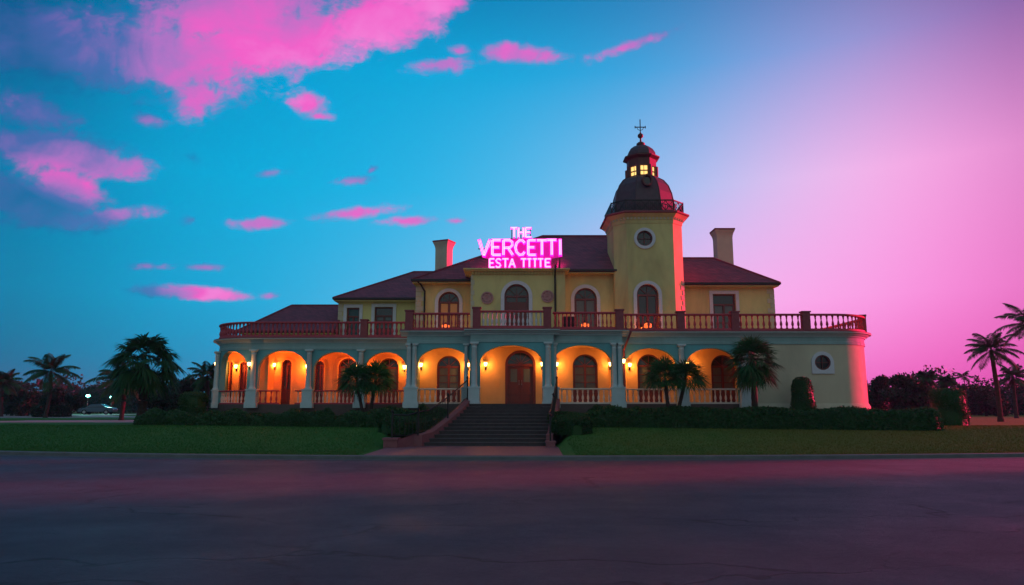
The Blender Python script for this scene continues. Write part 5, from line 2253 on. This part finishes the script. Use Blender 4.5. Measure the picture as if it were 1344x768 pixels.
# clipped hedges that follow the house front
def hedge(name, label, line, w, h, n, seed, size=.07, hvar=.05, group=None, material='hedge'):
    """line: (x, y, ground z) points; a clipped hedge with a rounded top"""
    P_ = [Vector(p) for p in line]
    base = P_[0]
    L_ = [0]
    for a_, b2 in zip(P_[:-1], P_[1:]):
        L_.append(L_[-1] + (b2 - a_).length)
    r_ = np.random.default_rng(seed)
    tot = L_[-1]

    def pos(s):
        i = 0
        while i < len(L_) - 2 and s > L_[i + 1]:
            i += 1
        f = (s - L_[i]) / (L_[i + 1] - L_[i])
        p = P_[i].lerp(P_[i + 1], f)
        t = (P_[i + 1] - P_[i])
        t.z = 0
        t.normalize()
        return p, t
    prof = []
    for k in range(41):
        a = k / 40
        # rounded rectangle profile from bottom front over the top to bottom back, as (across, up, outward)
        th = PI * (1 - a)
        c_, s_ = math.cos(th), math.sin(th)
        q = 1 / (abs(c_) ** 5 + abs(s_) ** 5) ** .2
        prof.append((c_ * q, s_ * q))
    pts = np.empty((n, 3))
    ow_ = np.empty((n, 3))
    cs_ = r_.uniform(0, tot, n)
    ps_ = r_.uniform(0, 1, n)
    for i in range(n):
        p, t = pos(cs_[i])
        nn_ = Vector((t.y, -t.x, 0))
        k = ps_[i] * 40
        j = min(int(k), 39)
        ac = prof[j][0] + (prof[j + 1][0] - prof[j][0]) * (k - j)
        u_ = prof[j][1] + (prof[j + 1][1] - prof[j][1]) * (k - j)
        lump = 1 + hvar * (math.sin(cs_[i] * 1.7 + seed) + .7 * math.sin(cs_[i] * 4.1 + ps_[i] * 9))
        e = min(1, min(cs_[i], tot - cs_[i]) / (w * .5))
        er = math.sqrt(max(.04, 1 - (1 - e) ** 2))
        q = p + nn_ * (-ac) * w / 2 * er * lump + Vector((0, 0, u_ * h * lump * (.55 + .45 * er)))
        pts[i] = q - base
        o_ = nn_ * (-ac) + Vector((0, 0, u_))
        ow_[i] = o_
    root = empty(name, (0, 0, 0), label, 'hedge', group)
    V, m = leafcloud(pts + r_.normal(0, size * .5, pts.shape), size, seed + 1, outward=ow_)
    np_mesh('foliage', V, 4, m, MT[material], root)
    mb = MB()
    rings = []
    M_n = max(6, int(tot / .5))
    for k in range(M_n + 1):
        s = tot * k / M_n
        p, t = pos(s)
        nn_ = Vector((t.y, -t.x, 0))
        e = min(1, min(s, tot - s) / (w * .5))
        er = math.sqrt(max(.05, 1 - (1 - e) ** 2)) * .9
        lump = 1 + hvar * math.sin(s * 1.7 + seed)
        rings.append([(p - base + nn_ * (-c_) * w / 2 * er * lump + Vector((0, 0, u_ * h * .92 * lump * (.55 + .45 * er)))) for c_, u_ in prof[::2]])
    mb.loft(rings)
    core = mb.build('branches', MT[material], root)
    root.location = base
    return root


def gl_(pts):
    return [(x, y, float(gz(x, y)) - .03) for x, y in pts]


lin_ = [(X(735, 33.2), 33.6), (X(800, 33.4), 33.5), (X(900, 33.4), 33.4), (X(1000, 33.4), 33.2), (X(1100, 33.2), 33.0), (X(1180, 33.0), 32.9), (X(1228, 33.0), 33.1)]
hedge('clipped_hedge', 'long low clipped hedge along the foot of the right wing', gl_(lin_), 1.1, .86, 30000, 61, hvar=.07)
lin_ = [(X(176, 36.5), 37.2), (X(260, 36), 36.6), (X(360, 35.5), 36.0), (X(450, 35.0), 35.2), (X(515, 34.4), 34.2)]
hedge('clipped_hedge', 'long low dark hedge along the foot of the left wing', gl_(lin_), 1.2, .62, 26000, 62, hvar=.2)
# ground cover banks either side of the steps
lin_ = [(2.55, 34.3), (2.55, 33.0), (2.5, 31.9), (2.55, 30.9), (2.7, 30.1)]
hedge('ground_cover_bank', 'rounded green planting bank beside the right of the steps', gl_(lin_), 1.7, .66, 14000, 63, hvar=.10, size=.05)
lin_ = [(-3.1, 34.4), (-3.9, 33.0), (-4.6, 31.8), (-5.4, 30.8)]
hedge('ground_cover_bank', 'dark planting bank behind the railing left of the steps', gl_(lin_), 1.6, .62, 12000, 64, hvar=.12, size=.05)
lin_ = [(-3.0, 34.7), (-4.6, 34.3), (-6.4, 34.0)]
hedge('clipped_hedge', 'short dark hedge under the arch left of the steps', gl_(lin_), 1.2, .80, 8000, 65, hvar=.14)
for px_, Y_, rx_, rz_, lb, sd3 in ((557, 34.2, .46, .62, 'round shrub beside the column left of the steps', 70), (784, 34.0, .48, .56, 'round shrub under the arch right of the steps', 71), (834, 34.2, .42, .48, 'small round shrub just left of the right twin palm', 72),
                                   (430, 35.4, .40, .42, 'low round shrub under the left twin palm', 73)):
    x_ = X(px_, Y_)
    shrub('round_shrub', lb, 'shrub', (x_, Y_, float(gz(x_, Y_)) + .42), blob_surf(rx_, rx_, rz_, .35), 3200, .05, sd3, core=blob_core(rx_, rx_, rz_))
# clipped cone in front of the blank wall
x_, Y_ = X(1052, 35.0), 35.0


def bullet(rx, h, p_=3.2):
    def s(r_, n):
        z = r_.uniform(0, 1, n) ** .85
        a = r_.uniform(0, 2 * PI, n)
        k = (1 - z ** p_) ** (1 / p_) * (.92 + .08 * np.sin(z * 9 + 2 * a)) * r_.uniform(.9, 1.02, n)
        P_ = np.stack([rx * k * np.cos(a), rx * k * np.sin(a), z * h], 1)
        O_ = np.stack([np.cos(a), np.sin(a), z ** 3], 1)
        return P_, O_
    return s


def bullet_core(rx, h, p_=3.2):
    mb = MB()
    mb.lathe([(rx * .88 * (1 - z ** p_) ** (1 / p_), z * h * .95) for z in (0, .2, .4, .6, .75, .85, .92, .97, .995)], (0, 0, 0), 14)
    return mb


zb_ = float(gz(x_, Y_)) - .02
shrub('topiary_bush', 'bullet shaped clipped topiary standing before the blank right wall', 'topiary', (x_, Y_, zb_), bullet(.62, Z(495, Y_) - zb_), 6000, .045, 75, core=bullet_core(.62, Z(495, Y_) - zb_))
x_, Y_ = X(1241, 36.0), 36.0
zb_ = float(gz(x_, Y_)) - .02
shrub('topiary_bush', 'large barrel shaped clipped shrub past the right end of the hedge', 'topiary', (x_, Y_, zb_), bullet(.90, Z(510, Y_) - zb_, 6), 9000, .05, 76, core=bullet_core(.90, Z(510, Y_) - zb_, 6))
x_, Y_ = X(256, 40.5), 40.5
zb_ = float(gz(x_, Y_)) - .02
shrub('topiary_bush', 'dark block shaped clipped shrub just left of the porch', 'topiary', (x_, Y_, zb_), bullet(.80, Z(515, Y_) - zb_, 6), 6500, .055, 77, core=bullet_core(.80, Z(515, Y_) - zb_, 6))
x_, Y_ = X(238, 38.8), 38.8
shrub('round_shrub', 'low spreading shrub in front of the dark block shaped shrub', 'shrub', (x_, Y_, float(gz(x_, Y_)) - .02), blob_surf(.95, .7, .55), 4200, .055, 78, core=blob_core(.95, .7, .55))
x_, Y_ = X(1196, 60), 60.0


# ---- broadleaf trees
def tree(loc, label, h, rx, seed, group=None, trunk=.35, n=5200, size=.16):
    r_ = np.random.default_rng(seed)
    root = empty('broadleaf_tree', (0, 0, 0), label, 'tree', group)
    mb = MB()
    mb.tube([(0, 0, 0), (.05, 0, h * .25), (0, .05, h * .5), (.03, 0, h * .75)], [.16, .13, .10, .04], 7)
    cl = []
    for k in range(15):
        a = r_.uniform(0, 2 * PI)
        rr = rx * math.sqrt(r_.uniform(0, 1)) * .8
        zz = h * r_.uniform(trunk, .92)
        taper = 1 - .55 * max(0, (zz / h - .55) / .45)
        c = np.array([rr * math.cos(a) * taper, rr * math.sin(a) * taper, zz])
        cl.append((c, rx * r_.uniform(.26, .46)))
        mb.tube([(0, 0, h * r_.uniform(.2, .45)), tuple(c * np.array([.5, .5, .85])), tuple(c)], [.06, .04, .015], 5)
    mb.build('trunk', MT['stem'], root)
    P_ = []
    for c, rad_ in cl:
        m = n // len(cl)
        d = r_.normal(size=(m, 3))
        d /= np.linalg.norm(d, axis=1)[:, None]
        rad2 = rad_ * r_.uniform(.35, 1.05, m) ** .6
        P_.append(c + d * rad2[:, None] * np.array([1.1, 1.1, .8]))
    P_ = np.concatenate(P_)
    V, m = leafcloud(P_, size, seed + 1)
    np_mesh('crown', V, 4, m, MT['tree'], root)
    root.location = loc
    return root


tl_right = 'dark broadleaf tree in the hazy row beyond the lawn at the right'
tree(gpt(1190, 60), 'broad dark tree with a domed crown behind the right end of the hedge', H(491, 60, .8), 1.7, 101, 'trees beyond the right lawn', .18)
tree(gpt(1210, 58), 'bushy low tree directly behind the barrel shaped shrub', H(503, 58, .8), 1.5, 102, 'trees beyond the right lawn', .12)
tree(gpt(1153, 66), 'dark tree showing next to the right end of the house', H(493, 66, .8), 1.7, 103, 'trees beyond the right lawn', .15)
tree(gpt(1290, 76), 'pale hazy tree between the slender young palm and the coconut palm', H(506, 76, .8), 2.0, 104, 'trees beyond the right lawn', .1)
tree(gpt(85, 70), 'dark leafy tree close behind the lone coconut palm', H(506, 70, .8), 2.2, 105, 'trees beyond the drive', .1)
tree(gpt(30, 78), 'dark leafy tree between the two coconut palms at the far left', H(511, 78, .8), 2.4, 106, 'trees beyond the drive', .1)
tree(gpt(222, 62), 'dark leafy tree behind the trunk of the large fan palm', H(500, 62, .8), 2.0, 107, 'trees beyond the drive', .1)
tree(gpt(254, 64), 'dark tree behind the block shaped shrub left of the porch', H(497, 64, .8), 1.8, 108, 'trees beyond the drive', .1)


# far woods that read as one mass
def wood(name, label, zones, hfun, size, seed):
    """a far belt of crowns; zones: (x0, x1, y0, y1, crowns, leaves per crown, height factor)"""
    r_ = np.random.default_rng(seed)
    out = []
    for x0, x1, y0, y1, nc, per, tall in zones:
        for k in range(nc):
            x, y = r_.uniform(x0, x1), r_.uniform(y0, y1)
            h = hfun(x, y) * tall * r_.uniform(.72, 1.12)
            rx = h * r_.uniform(.32, .50)
            rz = h * r_.uniform(.36, .50)
            d = r_.normal(size=(per, 3))
            d /= np.linalg.norm(d, axis=1)[:, None]
            ph = r_.uniform(0, 6.28, 3)
            lump = 1 + .16 * np.sin(4 * d[:, 0] + ph[0]) * np.sin(5 * d[:, 1] + ph[1]) + .12 * np.sin(7 * d[:, 2] + ph[2] + 3 * d[:, 0])
            k_ = lump * r_.uniform(.45, 1.0, per) ** .45
            p_ = d * k_[:, None] * np.array([rx, rx, rz]) + np.array([x, y, .75 + h - rz])
            m_ = per // 3                      # undergrowth below the crown
            p_[:m_, 2] = .75 + r_.uniform(0, h - rz, m_)
            out.append(p_)
    V, m = leafcloud(np.concatenate(out), size, seed + 1)
    return tag(np_mesh(name, V, 4, m, MT['tree']), label, 'woodland', kind='stuff')


def hn(seed, base, amp):
    ph = np.random.default_rng(seed).uniform(0, 6.28, 8)

    def f(x, y):
        v = 0
        for k, (fx, am) in enumerate(((.21, 1), (.47, .8), (.93, .6), (1.9, .4))):
            v += am * math.sin(x * fx + ph[k] + .3 * math.sin(y * .4 + ph[k + 4]))
        return max(.4, base + amp * v / 2.0)
    return f


wood('woodland', 'far dark belt of trees across the left horizon', [(-150, -22, 106, 126, 110, 700, 1.0)], hn(5, 5.2, 1.0), .26, 201)
wood('woodland', 'far hazy purple belt of trees across the right horizon, plus unseen trees added for shade', [(36, 140, 84, 120, 110, 800, 1.0), (45, 50, -30, 28.5, 122, 600, 1.7), (46, 50, 36.5, 41, 3, 600, 1.4), (-14, 21, 64, 84, 36, 500, 1.75), (-20, 28, 84, 122, 50, 500, 1.75)], hn(6, 4.4, .9), .24, 202)  # zones after the belt are unseen trees, added to block the low sun
wood('woodland', 'distant tree belt closing the horizon behind the house', [(-240, 240, 190, 215, 150, 240, 1.0)], hn(7, 8.0, 1.0), .9, 203)

# ------------------------------------------------------------------ car and street lamps on the drive
YCAR = 94.0
cx_ = X(132, YCAR)
car = empty('parked_car', (0, 0, 0), 'pale blue car parked on the drive under the street lamps', 'car')
prof_ = [(-2.1, .35), (-2.12, .62), (-1.95, .78), (-1.2, .86), (-.62, 1.28), (.55, 1.32), (1.25, .92), (1.95, .84), (2.12, .66), (2.1, .35)]
b = MB()
rings = []
for yy, k in ((-.82, .93), (-.78, 1.0), (.78, 1.0), (.82, .93)):
    rings.append([(x * k, yy, .35 + (z - .35) * (k if z > .8 else 1)) for x, z in prof_])
b.loft(rings)
b.build('body', MT['car'], car)
b = MB()
for sy in (-1, 1):
    b.add([(-1.05, sy * .826, .88), (-.58, sy * .80, 1.22), (.50, sy * .80, 1.25), (1.08, sy * .826, .92)], [(0, 1, 2, 3)])
b.add([(1.16, -.70, .965), (1.16, .70, .965), (.62, .64, 1.31), (.62, -.64, 1.31)], [(0, 1, 2, 3)])
b.add([(-1.12, -.70, .935), (-1.12, .70, .935), (-.70, .64, 1.26), (-.70, -.64, 1.26)], [(0, 1, 2, 3)])
b.build('window', MT['glass'], car, fix=False)
for sx in (-1, 1):
    for sy in (-1, 1):
        w_ = MB()
        n_ = 18
        rg = []
        for yy, rr in ((sy * .84, .26), (sy * .86, .31), (sy * .68, .31)):
            rg.append([(sx * 1.32 + rr * math.cos(2 * PI * k / n_), yy, .31 + rr * math.sin(2 * PI * k / n_)) for k in range(n_)])
        w_.loft(rg)
        wo_ = w_.build('wheel', MT['tyre'], car)
        w_ = MB()
        rg = []
        for yy, rr in ((sy * .842, .19), (sy * .865, .18)):
            rg.append([(sx * 1.32 + rr * math.cos(2 * PI * k / n_), yy, .31 + rr * math.sin(2 * PI * k / n_)) for k in range(n_)])
        w_.loft(rg)
        w_.build('rim', MT['rim'], wo_)
for sy in (-1, 1):
    h_ = MB()
    h_.box(2.05, 2.13, sy * .62 - .14, sy * .62 + .14, .60, .72)
    h_.build('headlight', MT['trim'], car)
car.location = (cx_, YCAR, .86 if False else .817)
car.rotation_euler.z = R(8)

SLAMP = None
for px_, py_, Y_, lb in ((117.5, 520, 96.0, 'taller street lamp with a teal white globe, left of the pair'), (148.5, 521.5, 99.0, 'smaller street lamp with a teal white globe, above the parked car')):
    x_ = X(px_, Y_)
    hh2 = Z(py_, Y_) - .8
    if SLAMP is None:
        SLAMP = empty('street_lamp', (0, 0, 0), lb, 'street lamp', 'street lamps along the drive')
        b = MB()
        b.lathe([(.12, 0), (.12, .12), (.05, .18), (.04, hh2 - .2), (.07, hh2 - .18), (.08, hh2 - .12)], (0, 0, 0), 10)
        b.build('pole', MT['iron'], SLAMP)
        b = MB()
        b.lathe([(.07, hh2 - .12), (.21, hh2 - .08), (.26, hh2 + .04), (.20, hh2 + .17), (.05, hh2 + .2)], (0, 0, 0), 12)
        b.build('globe', MT['teal_lamp'], SLAMP, smooth=True)
        b = MB()
        b.lathe([(.07, hh2 + .195), (.08, hh2 + .21), (.02, hh2 + .27), (.0, hh2 + .30)], (0, 0, 0), 10)
        b.build('cap', MT['iron'], SLAMP)
        SLAMP.location = (x_, Y_, .8)
        r = SLAMP
    else:
        r = copy_tree(SLAMP, (x_, Y_, .8), 0, hh2 / (Z(520, 96.0) - .8), lb)
    ld = bpy.data.lights.new('street_light', 'POINT')
    ld.energy = 420 * EK
    ld.color = (.3, 1, .8)
    ld.shadow_soft_size = .2
    l2 = bpy.data.objects.new('street_light', ld)
    COL.objects.link(l2)
    l2.parent = r
    l2.location = (0, -.4, hh2)

# ------------------------------------------------------------------ haze
HAZE = 0.0004
hz = MB()
hz.box(-318, 318, -58, 518, -1.5, 22)
hm = bpy.data.materials.new('evening_haze')
hm.use_nodes = True
ht = hm.node_tree
ht.nodes.clear()
ho = N(ht, 'ShaderNodeOutputMaterial')
pvn = N(ht, 'ShaderNodeVolumePrincipled')
pvn.inputs['Color'].default_value = (.30, .55, .85, 1)
pvn.inputs['Density'].default_value = HAZE
pvn.inputs['Anisotropy'].default_value = .2
ht.links.new(pvn.outputs[0], ho.inputs['Volume'])
ho_ = hz.build('haze', hm)
tag(ho_, 'thin evening haze over the whole estate', 'haze', kind='stuff')
